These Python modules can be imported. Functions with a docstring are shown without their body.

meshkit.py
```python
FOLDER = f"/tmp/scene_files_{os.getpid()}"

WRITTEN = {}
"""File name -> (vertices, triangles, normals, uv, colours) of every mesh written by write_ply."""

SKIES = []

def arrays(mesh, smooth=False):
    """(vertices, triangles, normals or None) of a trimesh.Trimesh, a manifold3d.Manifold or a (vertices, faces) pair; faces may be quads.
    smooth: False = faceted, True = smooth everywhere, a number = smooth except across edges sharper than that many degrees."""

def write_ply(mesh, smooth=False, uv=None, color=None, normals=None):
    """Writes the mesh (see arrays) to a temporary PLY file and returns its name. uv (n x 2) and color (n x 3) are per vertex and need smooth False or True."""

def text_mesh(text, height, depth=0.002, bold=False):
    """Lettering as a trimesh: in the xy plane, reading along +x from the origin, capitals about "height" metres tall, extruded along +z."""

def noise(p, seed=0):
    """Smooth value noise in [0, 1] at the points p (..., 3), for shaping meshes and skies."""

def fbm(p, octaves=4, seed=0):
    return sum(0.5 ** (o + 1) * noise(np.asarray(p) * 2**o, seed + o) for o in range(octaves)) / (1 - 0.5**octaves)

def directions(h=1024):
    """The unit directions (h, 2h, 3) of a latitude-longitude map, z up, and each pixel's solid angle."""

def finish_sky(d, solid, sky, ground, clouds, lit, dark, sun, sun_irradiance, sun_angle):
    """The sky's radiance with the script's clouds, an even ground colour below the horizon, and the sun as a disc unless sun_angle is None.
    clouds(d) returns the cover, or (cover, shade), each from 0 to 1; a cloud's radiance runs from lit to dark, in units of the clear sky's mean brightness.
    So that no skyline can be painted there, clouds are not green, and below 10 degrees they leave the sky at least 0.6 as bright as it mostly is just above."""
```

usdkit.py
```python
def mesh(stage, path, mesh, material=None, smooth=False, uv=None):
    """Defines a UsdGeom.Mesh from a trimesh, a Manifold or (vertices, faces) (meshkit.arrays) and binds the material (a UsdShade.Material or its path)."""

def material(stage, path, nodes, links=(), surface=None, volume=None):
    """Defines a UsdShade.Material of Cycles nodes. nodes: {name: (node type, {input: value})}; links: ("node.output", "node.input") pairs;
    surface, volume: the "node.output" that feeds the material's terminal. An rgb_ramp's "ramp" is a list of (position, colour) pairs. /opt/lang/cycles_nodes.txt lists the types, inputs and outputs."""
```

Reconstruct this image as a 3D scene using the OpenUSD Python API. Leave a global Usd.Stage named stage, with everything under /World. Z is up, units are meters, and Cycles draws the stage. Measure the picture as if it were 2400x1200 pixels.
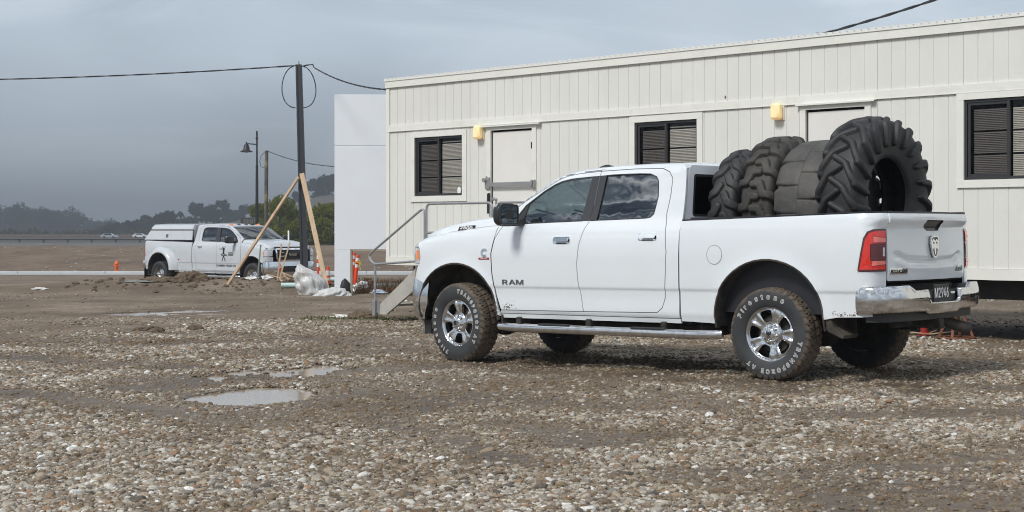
import math, random
import numpy as np, trimesh, usdkit, meshkit
from pxr import Usd, UsdGeom, UsdLux, UsdShade, Sdf, Gf, Vt
from shapely.geometry import Polygon, LineString, Point, box as sbox, MultiPolygon
from shapely.ops import unary_union
from shapely import contains_xy
from shapely import affinity
from scipy.spatial import Delaunay
from scipy.interpolate import PchipInterpolator

stage = Usd.Stage.CreateInMemory()
UsdGeom.SetStageUpAxis(stage, 'Z'); UsdGeom.SetStageMetersPerUnit(stage, 1.0)
UsdGeom.Xform.Define(stage, '/World'); UsdGeom.Scope.Define(stage, '/World/Looks')

# ------------------------------------------------------------------ camera
cam = UsdGeom.Camera.Define(stage, '/World/camera')
CAM_H = 1.368
cam.AddTranslateOp().Set(Gf.Vec3d(0, 0, CAM_H)); cam.AddRotateXOp().Set(90.0)
cam.CreateHorizontalApertureAttr(36.0); cam.CreateVerticalApertureAttr(18.0)
cam.CreateFocalLengthAttr(55.5); cam.CreateVerticalApertureOffsetAttr(-0.975)
cam.CreateClippingRangeAttr(Gf.Vec2f(0.1, 20000))
cam.CreateFStopAttr(9.0); cam.CreateFocusDistanceAttr(15.5)
cam.CreateExposureAttr(0.98)

# ------------------------------------------------------------------ sky and sun
SUN_DIR = np.array([-0.50, -0.55, 0.78]); SUN_DIR /= np.linalg.norm(SUN_DIR)
SUN_EL, SUN_ROT = math.asin(SUN_DIR[2]), math.atan2(SUN_DIR[0], SUN_DIR[1])
sky = UsdLux.DomeLight.Define(stage, '/World/sky')
sky.CreateIntensityAttr(1.0)
CG = 4.6   # radiance of the cloud deck in the sky texture's own units
skym = usdkit.material(stage, '/World/Looks/sky', {
    'tc': ('texture_coordinate', {}), 'sep': ('separate_xyz', {}),
    'sky': ('sky_texture', {'sky_type': 'single_scattering', 'sun_disc': False, 'sun_elevation': SUN_EL, 'sun_rotation': SUN_ROT, 'aerosol_density': 1.0}),
    # broken streaky cloud overhead
    'map2': ('mapping', {'scale': (1.7, 1.7, 8.0), 'location': (3.1, 0.7, 1.3)}),
    'n2': ('noise_texture', {'scale': 2.4, 'detail': 7.0, 'roughness': 0.58, 'distortion': 0.9}),
    'cl': ('rgb_ramp', {'ramp': [(0.36, (0.10 * CG, 0.14 * CG, 0.21 * CG)), (0.45, (0.30 * CG, 0.38 * CG, 0.50 * CG)), (0.50, (0.86 * CG, 0.97 * CG, 1.10 * CG)), (0.59, (2.1 * CG, 2.2 * CG, 2.3 * CG))]}),
    # an even veil of low cloud and mist towards the horizon
    'map1': ('mapping', {'scale': (1.3, 1.3, 1.9), 'location': (0.37, 2.2, 0.4)}),
    'n1': ('noise_texture', {'scale': 2.1, 'detail': 2.5, 'roughness': 0.45}),
    'veil': ('rgb_ramp', {'ramp': [(0.36, (0.74 * CG, 0.86 * CG, 1.00 * CG)), (0.50, (1.12 * CG, 1.30 * CG, 1.48 * CG)), (0.64, (1.42 * CG, 1.60 * CG, 1.76 * CG))]}),
    'el': ('map_range', {'range_type': 'smoothstep', 'from_min': 0.10, 'from_max': 0.34, 'to_min': 0.06, 'to_max': 1.0, 'clamp': True}),
    'mixc': ('mix_color', {}), 'mix': ('mix_color', {'fac': 0.93}),
    'bg': ('background_shader', {'strength': 0.069}),
}, [('tc.generated', 'map2.vector'), ('map2.vector', 'n2.vector'), ('tc.generated', 'map1.vector'), ('map1.vector', 'n1.vector'), ('tc.generated', 'sep.vector'), ('sep.z', 'el.value'),
    ('n2.fac', 'cl.fac'), ('n1.fac', 'veil.fac'), ('el.result', 'mixc.fac'), ('veil.color', 'mixc.a'), ('cl.color', 'mixc.b'), ('sky.color', 'mix.a'), ('mixc.result', 'mix.b'), ('mix.result', 'bg.color')], surface='bg.background')
UsdShade.MaterialBindingAPI.Apply(sky.GetPrim()).Bind(skym)
sky.GetPrim().SetCustomDataByKey('kind', 'structure')

sun = UsdLux.DistantLight.Define(stage, '/World/sun')
sun.CreateNormalizeAttr(True); sun.CreateIntensityAttr(0.40); sun.CreateAngleAttr(14.0); sun.CreateColorAttr(Gf.Vec3f(1.0, 0.98, 0.945))
zax = Gf.Vec3d(*SUN_DIR)          # the light shines along its -z
xax = Gf.Cross(Gf.Vec3d(0, 0, 1), zax).GetNormalized(); yax = Gf.Cross(zax, xax)
sun.AddTransformOp().Set(Gf.Matrix4d(*xax, 0, *yax, 0, *zax, 0, 0, 0, 0, 1))

# ------------------------------------------------------------------ helpers
COUNT = {}
def numbered(parent, name):
    k = (parent, name); n = COUNT.get(k, 0); COUNT[k] = n + 1
    return f'{parent}/{name}' if n == 0 else f'{parent}/{name}_{n:03d}'
def tag(prim, label=None, cat=None, group=None, kind=None):
    p = prim.GetPrim() if hasattr(prim, 'GetPrim') else prim
    for k, v in (('label', label), ('category', cat), ('group', group), ('kind', kind)):
        if v: p.SetCustomDataByKey(k, v)
    return prim
def pathof(parent):
    return '/World' if parent is None else (parent if isinstance(parent, str) else str(parent.GetPath()))
def thing(name, label=None, cat=None, loc=(0, 0, 0), rotz=0.0, group=None, parent=None, kind=None, roty=0.0, rotx=0.0, scale=None):
    x = UsdGeom.Xform.Define(stage, numbered(pathof(parent), name))
    x.AddTranslateOp().Set(Gf.Vec3d(*map(float, loc)))
    if rotz: x.AddRotateZOp().Set(math.degrees(rotz))
    if roty: x.AddRotateYOp().Set(math.degrees(roty))
    if rotx: x.AddRotateXOp().Set(math.degrees(rotx))
    if scale is not None: x.AddScaleOp().Set(Gf.Vec3f(*([scale] * 3 if np.ndim(scale) == 0 else scale)))
    return tag(x, label, cat, group, kind)
def copy_of(src, loc, rotz=0.0, label=None, group=None, scale=None, cat=None):
    name = src.GetPrim().GetName()
    base = name.rsplit('_', 1)[0] if name[-3:].isdigit() else name
    x = UsdGeom.Xform.Define(stage, numbered('/World', base))
    x.AddTranslateOp().Set(Gf.Vec3d(*map(float, loc)))
    if rotz: x.AddRotateZOp().Set(math.degrees(rotz))
    if scale is not None: x.AddScaleOp().Set(Gf.Vec3f(*([scale] * 3 if np.ndim(scale) == 0 else scale)))
    return x
CACHE = {}
def put(name, mesh, mat, parent=None, smooth=False, label=None, cat=None, group=None, kind=None):
    """one Mesh prim under parent (or /World)"""
    if isinstance(mesh, list): mesh = cat_(mesh)
    if isinstance(mesh, trimesh.Trimesh) and smooth is not False:
        key = (id(mesh), smooth)
        if key not in CACHE: CACHE[key] = (mesh, meshkit.arrays(mesh, smooth))
        v, f, n = CACHE[key][1]
    else:
        v, f, n = meshkit.arrays(mesh, smooth)
    m = UsdGeom.Mesh.Define(stage, numbered(pathof(parent), name))
    m.CreatePointsAttr(Vt.Vec3fArray.FromNumpy(v.astype(np.float32)))
    m.CreateFaceVertexCountsAttr(Vt.IntArray.FromNumpy(np.full(len(f), 3, np.int32)))
    m.CreateFaceVertexIndicesAttr(Vt.IntArray.FromNumpy(f.astype(np.int32).ravel()))
    m.CreateSubdivisionSchemeAttr('none')
    if n is not None:
        m.CreateNormalsAttr(Vt.Vec3fArray.FromNumpy(n.astype(np.float32))); m.SetNormalsInterpolation('vertex')
    UsdShade.MaterialBindingAPI.Apply(m.GetPrim()).Bind(mat)
    return tag(m, label, cat, group, kind)
def cat_(ms): return trimesh.util.concatenate([m for m in ms if m is not None])
def box(x0, x1, y0, y1, z0, z1):
    m = trimesh.creation.box((x1 - x0, y1 - y0, z1 - z0)); m.apply_translation(((x0 + x1) / 2, (y0 + y1) / 2, (z0 + z1) / 2)); return m
def rbox(x0, x1, y0, y1, z0, z1, r=0.01):
    """box with chamfered edges (hull of three inset boxes)"""
    p = []
    for a, b, c in ((0, r, r), (r, 0, r), (r, r, 0)):
        p += [(x, y, z) for x in (x0 + a, x1 - a) for y in (y0 + b, y1 - b) for z in (z0 + c, z1 - c)]
    return trimesh.convex.convex_hull(np.array(p))
def frame_of(d):
    d = np.asarray(d, float); d = d / np.linalg.norm(d)
    a = np.array([0, 0, 1.0]) if abs(d[2]) < 0.95 else np.array([1.0, 0, 0])
    u = np.cross(a, d); u /= np.linalg.norm(u); return u, np.cross(d, u), d
def tube(pts, r, n=8, caps=True):
    pts = np.asarray(pts, float); rr = np.broadcast_to(np.asarray(r, float), (len(pts),))
    t = np.gradient(pts, axis=0); t /= np.maximum(np.linalg.norm(t, axis=1, keepdims=True), 1e-9)
    u, v, _ = frame_of(t[0]); V = []
    for i in range(len(pts)):
        u = u - t[i] * (u @ t[i]); u /= np.linalg.norm(u); v = np.cross(t[i], u)
        a = np.arange(n) * 2 * math.pi / n
        V.append(pts[i] + rr[i] * (np.cos(a)[:, None] * u + np.sin(a)[:, None] * v))
    V = np.vstack(V); F = []
    for i in range(len(pts) - 1):
        for k in range(n):
            a, b = i * n + k, i * n + (k + 1) % n
            F += [(a, b, b + n), (a, b + n, a + n)]
    if caps:
        c0, c1 = len(V), len(V) + 1; V = np.vstack([V, pts[0], pts[-1]])
        for k in range(n):
            F += [(c0, (k + 1) % n, k), (c1, (len(pts) - 1) * n + k, (len(pts) - 1) * n + (k + 1) % n)]
    return trimesh.Trimesh(V, F, process=False)
def bar(p, q, w, h, twist=None):
    """rectangular bar from p to q"""
    p, q = np.asarray(p, float), np.asarray(q, float); u, v, d = frame_of(q - p)
    if twist is not None:
        u = np.asarray(twist, float) - d * (np.asarray(twist, float) @ d); u /= np.linalg.norm(u); v = np.cross(d, u)
    P = [o + sx * u * w / 2 + sy * v * h / 2 for o in (p, q) for sx, sy in ((-1, -1), (1, -1), (1, 1), (-1, 1))]
    return trimesh.convex.convex_hull(np.array(P))
def arc_path(pts, r=0.1, n=6):
    """polyline with its inner corners rounded"""
    pts = [np.asarray(p, float) for p in pts]; out = [pts[0]]
    for a, b, c in zip(pts, pts[1:], pts[2:]):
        d1, d2 = a - b, c - b; l = min(r, np.linalg.norm(d1) * 0.49, np.linalg.norm(d2) * 0.49)
        p, q = b + d1 / np.linalg.norm(d1) * l, b + d2 / np.linalg.norm(d2) * l
        for t in np.linspace(0, 1, n): out.append((1 - t) ** 2 * p + 2 * t * (1 - t) * b + t * t * q)
    return np.array(out + [pts[-1]])
def lathe(prof, n=32, axis='z', a0=0.0):
    """prof: (radius, height) pairs, closed at the ends where radius is 0"""
    prof = np.asarray(prof, float); a = a0 + np.arange(n) * 2 * math.pi / n
    V = np.stack([prof[:, 0, None] * np.cos(a), prof[:, 0, None] * np.sin(a), np.repeat(prof[:, 1, None], n, 1)], -1).reshape(-1, 3)
    F = []
    for i in range(len(prof) - 1):
        for k in range(n):
            p, q = i * n + k, i * n + (k + 1) % n
            if prof[i, 0] > 1e-9: F.append((p, q, q + n if prof[i + 1, 0] > 1e-9 else p + n))
            if prof[i + 1, 0] > 1e-9: F.append((p, q + n, p + n))
    m = trimesh.Trimesh(V, F, process=False)
    if axis == 'y': m.vertices = m.vertices[:, [1, 2, 0]]        # height -> y
    elif axis == 'x': m.vertices = m.vertices[:, [2, 0, 1]]
    if m.volume < 0: m.invert()
    return m
def lines_of(poly):
    for g in getattr(poly, 'geoms', [poly]):
        if g.is_empty or g.geom_type != 'Polygon': continue
        yield g.exterior
        for h in g.interiors: yield h
def dens(ring, step):
    out = []; c = np.array(ring.coords)
    for a, b in zip(c[:-1], c[1:]):
        n = max(1, int(math.ceil(np.linalg.norm(b - a) / step)))
        for k in range(n): out.append(a + (b - a) * k / n)
    return np.array(out)
def slab(poly, mapf, thick=0.02, step=0.05, top=0.0, grid=None, rows=()):
    """closed plate over a polygon: mapf(a, b, offset) -> points; its face lies at offset top, its back thick below"""
    poly = poly.buffer(0)
    parts = []
    for g in getattr(poly, 'geoms', [poly]):
        if g.geom_type != 'Polygon' or g.area < 1e-7: continue
        P = [dens(r, step * 0.42) for r in lines_of(g)]
        x0, y0, x1, y1 = g.bounds; st = grid or step
        gx, gy = np.meshgrid(np.arange(x0 + st / 2, x1, st), np.arange(y0 + st / 2, y1, st)); gp = np.c_[gx.ravel(), gy.ravel()]
        inn = g.buffer(-step * 0.34)
        for b_ in rows: gp = gp[np.abs(gp[:, 1] - b_) > st * 0.45]
        if len(gp) and not inn.is_empty: P.append(gp[contains_xy(inn, gp[:, 0], gp[:, 1])])
        for b_ in rows:
            if y0 < b_ < y1:
                rp_ = np.c_[np.arange(x0, x1, step), np.full(len(np.arange(x0, x1, step)), b_)]; in2 = g.buffer(-step * 0.28)
                if len(rp_) and not in2.is_empty: P.append(rp_[contains_xy(in2, rp_[:, 0], rp_[:, 1])])
        P = np.unique(np.round(np.vstack(P), 6), axis=0)
        if len(P) < 3: continue
        T = Delaunay(P).simplices; C = P[T].mean(1)
        ar = np.abs(np.cross(P[T[:, 1]] - P[T[:, 0]], P[T[:, 2]] - P[T[:, 0]]))
        lm = np.max([((P[T[:, i]] - P[T[:, j]]) ** 2).sum(1) for i, j in ((0, 1), (1, 2), (2, 0))], axis=0)
        T = T[contains_xy(g, C[:, 0], C[:, 1]) & (ar > 0.012 * lm)]
        a, b, c = P[T[:, 0]], P[T[:, 1]], P[T[:, 2]]
        fl = np.cross(b - a, c - a) < 0; T[fl] = T[fl][:, [0, 2, 1]]
        E = np.sort(np.vstack([T[:, [0, 1]], T[:, [1, 2]], T[:, [2, 0]]]), 1); D = np.vstack([T[:, [0, 1]], T[:, [1, 2]], T[:, [2, 0]]])
        _, inv, cnt = np.unique(E, axis=0, return_inverse=True, return_counts=True); B = D[cnt[inv.ravel()] == 1]
        n = len(P); A1 = mapf(P[:, 0], P[:, 1], np.full(n, top)); A2 = mapf(P[:, 0], P[:, 1], np.full(n, top - thick))
        F = np.vstack([T, T[:, ::-1] + n, np.c_[B[:, 1], B[:, 0], B[:, 0] + n], np.c_[B[:, 1], B[:, 0] + n, B[:, 1] + n]])
        m = trimesh.Trimesh(np.vstack([A1, A2]), F, process=False)
        if m.volume < 0: m.invert()
        parts.append(m)
    return cat_(parts) if parts else None
def flip_y(m):
    m = m.copy(); m.vertices[:, 1] *= -1; m.invert(); return m
def xz_map(y0=0.0, sgn=-1):      # plate in a vertical xz plane facing -y (sgn -1) or +y
    return lambda a, b, o: np.c_[a, y0 + sgn * o, b]
def yz_map(x0=0.0, sgn=1):
    return lambda a, b, o: np.c_[x0 + sgn * o, a, b]
def xy_map(z0=0.0): return lambda a, b, o: np.c_[a, b, z0 + o]
def P(*pts): return Polygon(pts)
def rnd(poly, r): return poly.buffer(-r).buffer(r * 2).buffer(-r)
def ngon(cx, cy, rx, ry, n=24): return Polygon([(cx + rx * math.cos(t), cy + ry * math.sin(t)) for t in np.arange(n) * 2 * math.pi / n])
TXT = {}
def text_poly(s, h, bold=False):
    """lettering as shapely polygons, centred on the origin"""
    k = (s, h, bold)
    if k not in TXT:
        m = meshkit.text_mesh(s, h, 0.002, bold); f = m.faces[m.face_normals[:, 2] < -0.9]
        p = unary_union([Polygon(t[:, :2]).buffer(1e-5) for t in m.vertices[f]])
        x0, y0, x1, y1 = p.bounds; TXT[k] = affinity.translate(p, -(x0 + x1) / 2, -(y0 + y1) / 2)
    return TXT[k]
def plate(poly, fn, thick):
    """cheap flat lettering/plates: fn maps (a, b, offset) -> points"""
    ms = []
    for g in getattr(poly, 'geoms', [poly]):
        if g.geom_type != 'Polygon' or g.area < 1e-8: continue
        m = trimesh.creation.extrude_polygon(g, thick, engine='earcut'); v = m.vertices
        m = trimesh.Trimesh(fn(v[:, 0], v[:, 1], v[:, 2]), m.faces, process=False)
        if m.volume < 0: m.invert()
        ms.append(m)
    return cat_(ms)
def nz(p, s=1.0, seed=0, oct=4): return meshkit.fbm(np.asarray(p, float) * s, oct, seed)

# ------------------------------------------------------------------ materials
M = {}
def pm(name, color=(0.5, 0.5, 0.5), rough=0.5, metal=0.0, var=0.0, scale=5.0, bump=0.0, bscale=60.0, coat=0.0, spec=0.5, dirt=None, dscale=3.0, dlo=0.5, dhi=0.7, dfac=1.0, detail=5.0, rvar=0.0, stretch=None, extra=None):
    """principled surface with noise variation of the base colour, optional dirt of another colour, optional bump"""
    n = {'p': ('principled_bsdf', {'base_color': color, 'roughness': rough, 'metallic': metal, 'coat_weight': coat, 'specular_ior_level': spec, **(extra or {})}), 'tc': ('texture_coordinate', {})}
    L = []; src = 'tc.object'
    if stretch:
        n['mp'] = ('mapping', {'scale': stretch}); L.append((src, 'mp.vector')); src = 'mp.vector'
    last = None
    if var:
        c0 = tuple(max(0, c * (1 - var)) for c in color); c1 = tuple(min(1, c * (1 + var)) for c in color)
        n['n'] = ('noise_texture', {'scale': scale, 'detail': detail, 'roughness': 0.6}); n['r'] = ('rgb_ramp', {'ramp': [(0.3, c0), (0.7, c1)]})
        L += [(src, 'n.vector'), ('n.fac', 'r.fac')]; last = 'r.color'
    if dirt:
        n['dn'] = ('noise_texture', {'scale': dscale, 'detail': 7.0, 'roughness': 0.65}); n['dr'] = ('rgb_ramp', {'ramp': [(dlo, (0, 0, 0)), (dhi, (dfac,) * 3)]})
        n['dm'] = ('mix_color', {'a': color, 'b': dirt}); L += [(src, 'dn.vector'), ('dn.fac', 'dr.fac'), ('dr.color', 'dm.fac')]
        if last: L.append((last, 'dm.a'))
        last = 'dm.result'
    if last: L.append((last, 'p.base_color'))
    if rvar:
        n['rn'] = ('noise_texture', {'scale': scale * 1.7, 'detail': 4.0}); n['rm'] = ('map_range', {'from_min': 0.3, 'from_max': 0.7, 'to_min': max(0.02, rough - rvar), 'to_max': min(1, rough + rvar), 'clamp': True})
        L += [(src, 'rn.vector'), ('rn.fac', 'rm.value'), ('rm.result', 'p.roughness')]
    if bump:
        n['bn'] = ('noise_texture', {'scale': bscale, 'detail': 4.0}); n['b'] = ('bump', {'strength': bump, 'distance': 0.01}); L += [(src, 'bn.vector'), ('bn.fac', 'b.height'), ('b.normal', 'p.normal')]
    M[name] = usdkit.material(stage, f'/World/Looks/{name}', n, L, surface='p.BSDF')
    return M[name]
MUDC = (0.105, 0.082, 0.060)
pm('white_paint', (0.675, 0.712, 0.735), 0.26, coat=1.0, var=0.012, scale=2.0, extra={'coat_roughness': 0.03}, dirt=(0.33, 0.28, 0.22), dscale=34, dlo=0.70, dhi=0.80, dfac=0.25)
pm('white_paint_dusty', (0.50, 0.525, 0.555), 0.42, coat=0.6, var=0.04, scale=2.0, dirt=(0.42, 0.39, 0.34), dscale=5, dlo=0.5, dhi=0.8, dfac=0.4)  # white paint greyed to stand in for cloud shade on the second pickup
pm('white_paint_low', (0.80, 0.815, 0.83), 0.36, coat=1.0, dirt=(0.22, 0.18, 0.13), dscale=22, dlo=0.53, dhi=0.66, dfac=0.85)
pm('chrome', (0.80, 0.81, 0.82), 0.07, metal=1.0, rvar=0.04, scale=6)
pm('chrome_dirty', (0.74, 0.74, 0.74), 0.12, metal=1.0, dirt=(0.30, 0.26, 0.22), dscale=16, dlo=0.5, dhi=0.7, dfac=0.35, rvar=0.06)
pm('alloy', (0.72, 0.73, 0.74), 0.14, metal=1.0, dirt=(0.34, 0.30, 0.25), dscale=22, dlo=0.58, dhi=0.78, dfac=0.15)
pm('black_plastic', (0.022, 0.022, 0.024), 0.45, var=0.2, scale=9)
pm('black_gloss', (0.030, 0.031, 0.034), 0.16)
pm('pillar_black', (0.045, 0.046, 0.050), 0.3)
pm('rail_black', (0.02, 0.02, 0.025), 0.5)
pm('underbody', (0.018, 0.016, 0.014), 0.8, dirt=MUDC, dscale=5, dlo=0.45, dhi=0.7, dfac=0.5)
pm('liner', (0.020, 0.019, 0.018), 0.85, dirt=MUDC, dscale=4, dlo=0.40, dhi=0.65, dfac=0.75)
pm('interior', (0.035, 0.035, 0.038), 0.8)
pm('seat_cloth', (0.06, 0.06, 0.065), 0.9)
pm('red_badge', (0.35, 0.02, 0.02), 0.3)
pm('badge_black', (0.015, 0.015, 0.017), 0.3)
pm('badge_white', (0.8, 0.8, 0.8), 0.35)
pm('badge_grey', (0.16, 0.165, 0.17), 0.3, metal=0.6)
pm('amber', (0.85, 0.22, 0.03), 0.15, coat=1.0)
pm('lamp_red', (0.45, 0.015, 0.01), 0.12, coat=1.0, var=0.25, scale=40)
pm('lamp_red_bright', (0.66, 0.022, 0.010), 0.10, coat=1.0, var=0.15, scale=60)
pm('lamp_pink', (0.82, 0.20, 0.17), 0.12, coat=1.0)
pm('lamp_dark', (0.10, 0.012, 0.012), 0.10, coat=1.0)
pm('lamp_clear', (0.62, 0.64, 0.66), 0.08, coat=1.0, metal=0.3, var=0.2, scale=30)
pm('lamp_house', (0.55, 0.56, 0.58), 0.2, metal=0.5)
pm('tyre_letter', (0.62, 0.62, 0.60), 0.6)
pm('mirror_glass', (0.35, 0.40, 0.40), 0.03, metal=1.0)
def tyre_mat():
    n = {'p': ('principled_bsdf', {'roughness': 0.75}), 'tc': ('texture_coordinate', {}), 'm': ('mapping', {'scale': (1, 0, 1)}), 'len': ('vector_math', {'math_type': 'length'}),
         'n': ('noise_texture', {'scale': 7.0, 'detail': 6.0, 'roughness': 0.65}), 'mul': ('math', {'math_type': 'multiply_add', 'value2': 0.10, 'value3': -0.05}), 'add': ('math', {'math_type': 'add'}),
         'r': ('rgb_ramp', {'ramp': [(0.0, (0, 0, 0)), (0.372, (0.0,) * 3), (0.392, (0.5,) * 3), (0.408, (0.85,) * 3), (0.445, (0.72,) * 3)]}),
         'n2': ('noise_texture', {'scale': 28.0, 'detail': 5.0}), 'c': ('rgb_ramp', {'ramp': [(0.3, (0.075, 0.056, 0.038)), (0.7, (0.155, 0.118, 0.082))]}),
         'n3': ('noise_texture', {'scale': 3.0, 'detail': 4.0}), 'c3': ('rgb_ramp', {'ramp': [(0.3, (0.018, 0.019, 0.021)), (0.7, (0.045, 0.046, 0.048))]}), 'mix': ('mix_color', {})}
    L = [('tc.object', 'm.vector'), ('m.vector', 'len.vector1'), ('tc.object', 'n.vector'), ('n.fac', 'mul.value1'), ('len.value', 'add.value1'), ('mul.value', 'add.value2'), ('add.value', 'r.fac'),
         ('tc.object', 'n2.vector'), ('n2.fac', 'c.fac'), ('tc.object', 'n3.vector'), ('n3.fac', 'c3.fac'), ('r.color', 'mix.fac'), ('c3.color', 'mix.a'), ('c.color', 'mix.b'), ('mix.result', 'p.base_color')]
    return usdkit.material(stage, '/World/Looks/muddy_tyre', n, L, surface='p.BSDF')
M['muddy_tyre'] = tyre_mat()
pm('clean_tyre', (0.028, 0.028, 0.029), 0.7, var=0.3)
def pane(name, tint, ior, rough=0.0, refl=(1, 1, 1), bump=0.0):
    n = {'t': ('transparent_bsdf', {'color': tint}), 'g': ('glossy_bsdf', {'color': refl, 'roughness': rough}), 'f': ('fresnel', {'IOR': ior}), 'm': ('mix_closure', {})}
    n['ge'] = ('geometry', {}); n['inv'] = ('math', {'math_type': 'subtract', 'value1': 1.0}); n['mul'] = ('math', {'math_type': 'multiply'})      # the back of a pane does not reflect inwards
    L = [('ge.backfacing', 'inv.value2'), ('inv.value', 'mul.value1'), ('f.fac', 'mul.value2'), ('mul.value', 'm.fac'), ('t.BSDF', 'm.closure1'), ('g.BSDF', 'm.closure2')]
    if bump:
        n['tc'] = ('texture_coordinate', {}); n['n'] = ('noise_texture', {'scale': 2.2, 'detail': 3.0}); n['b'] = ('bump', {'strength': bump, 'distance': 0.02})
        L += [('tc.object', 'n.vector'), ('n.fac', 'b.height'), ('b.normal', 'g.normal')]
    M[name] = usdkit.material(stage, f'/World/Looks/{name}', n, L, surface='m.closure')
pane('glass_front', (0.55, 0.60, 0.60), 3.4, bump=0.14)
pane('glass_tint', (0.25, 0.26, 0.27), 3.2, bump=0.14)
pane('glass_rear', (0.12, 0.12, 0.12), 1.45)
pane('glass_screen', (0.7, 0.75, 0.74), 2.2)
pane('trailer_glass', (0.96, 0.96, 0.96), 1.4)
pane('trailer_screen', (0.82, 0.82, 0.84), 1.02)
pm('trailer_paint', (0.665, 0.66, 0.615), 0.62, var=0.035, scale=1.3, dirt=(0.56, 0.545, 0.49), dscale=2.2, dlo=0.5, dhi=0.75, dfac=0.35, bump=0.12, bscale=90, stretch=(1, 1, 0.35))
pm('trailer_trim', (0.71, 0.705, 0.65), 0.55, var=0.03, scale=2.0, dirt=(0.46, 0.44, 0.38), dscale=3.5, dlo=0.55, dhi=0.75, dfac=0.35)
pm('trailer_joint', (0.30, 0.29, 0.26), 0.8)
pm('door_paint', (0.70, 0.68, 0.64), 0.5, var=0.03, scale=2.5)
pm('dark_gap', (0.02, 0.02, 0.02), 0.9)
pm('bronze_frame', (0.045, 0.045, 0.047), 0.4, metal=0.3)
pm('blind', (0.35, 0.325, 0.28), 0.6, var=0.1, scale=8)
pm('room', (0.05, 0.048, 0.045), 0.9)
pm('roof_metal', (0.72, 0.72, 0.68), 0.45)
pm('screw', (0.10, 0.09, 0.08), 0.5)
pm('galvanised', (0.42, 0.43, 0.44), 0.38, metal=0.75, var=0.12, scale=14)
pm('grey_steel', (0.34, 0.34, 0.34), 0.45, metal=0.5, var=0.12, scale=8)
pm('stringer_paint', (0.40, 0.385, 0.345), 0.6, var=0.10, scale=4, dirt=(0.22, 0.19, 0.15), dscale=5, dlo=0.5, dhi=0.75, dfac=0.5)
pm('exhaust', (0.13, 0.115, 0.10), 0.55, metal=0.4, var=0.3, scale=8)
pm('rust', (0.17, 0.065, 0.035), 0.8, var=0.35, scale=12)
pm('frame_steel', (0.020, 0.018, 0.017), 0.7, var=0.3, scale=4)
pm('red_jack', (0.30, 0.02, 0.015), 0.5)
pm('white_board', (0.74, 0.765, 0.80), 0.55, var=0.015, scale=1.5, dirt=(0.55, 0.56, 0.57), dscale=1.2, dlo=0.5, dhi=0.8, dfac=0.2)
pm('board_edge', (0.42, 0.36, 0.27), 0.8)
pm('dark_post', (0.035, 0.038, 0.046), 0.6, var=0.15, scale=4, stretch=(1, 1, 0.1))
pm('old_post', (0.07, 0.065, 0.06), 0.7, dirt=(0.35, 0.27, 0.12), dscale=3, dlo=0.52, dhi=0.62, dfac=0.8, stretch=(1, 1, 0.3))
pm('lumber', (0.56, 0.41, 0.27), 0.7, var=0.22, scale=9, stretch=(1, 1, 0.12), dirt=(0.28, 0.13, 0.05), dscale=6, dlo=0.62, dhi=0.7, dfac=0.7)
pm('stake_green', (0.20, 0.24, 0.19), 0.7, var=0.2)
pm('cable', (0.012, 0.012, 0.013), 0.6)
pm('lamp_iron', (0.018, 0.018, 0.02), 0.5)
pm('orange_plastic', (0.80, 0.07, 0.02), 0.45, var=0.08, scale=6)
pm('hydrant_orange', (0.72, 0.12, 0.02), 0.45, var=0.12, scale=6)
pm('reflective_white', (0.72, 0.72, 0.71), 0.4, var=0.06)
pm('yellow_tape', (0.75, 0.55, 0.03), 0.5)
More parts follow.
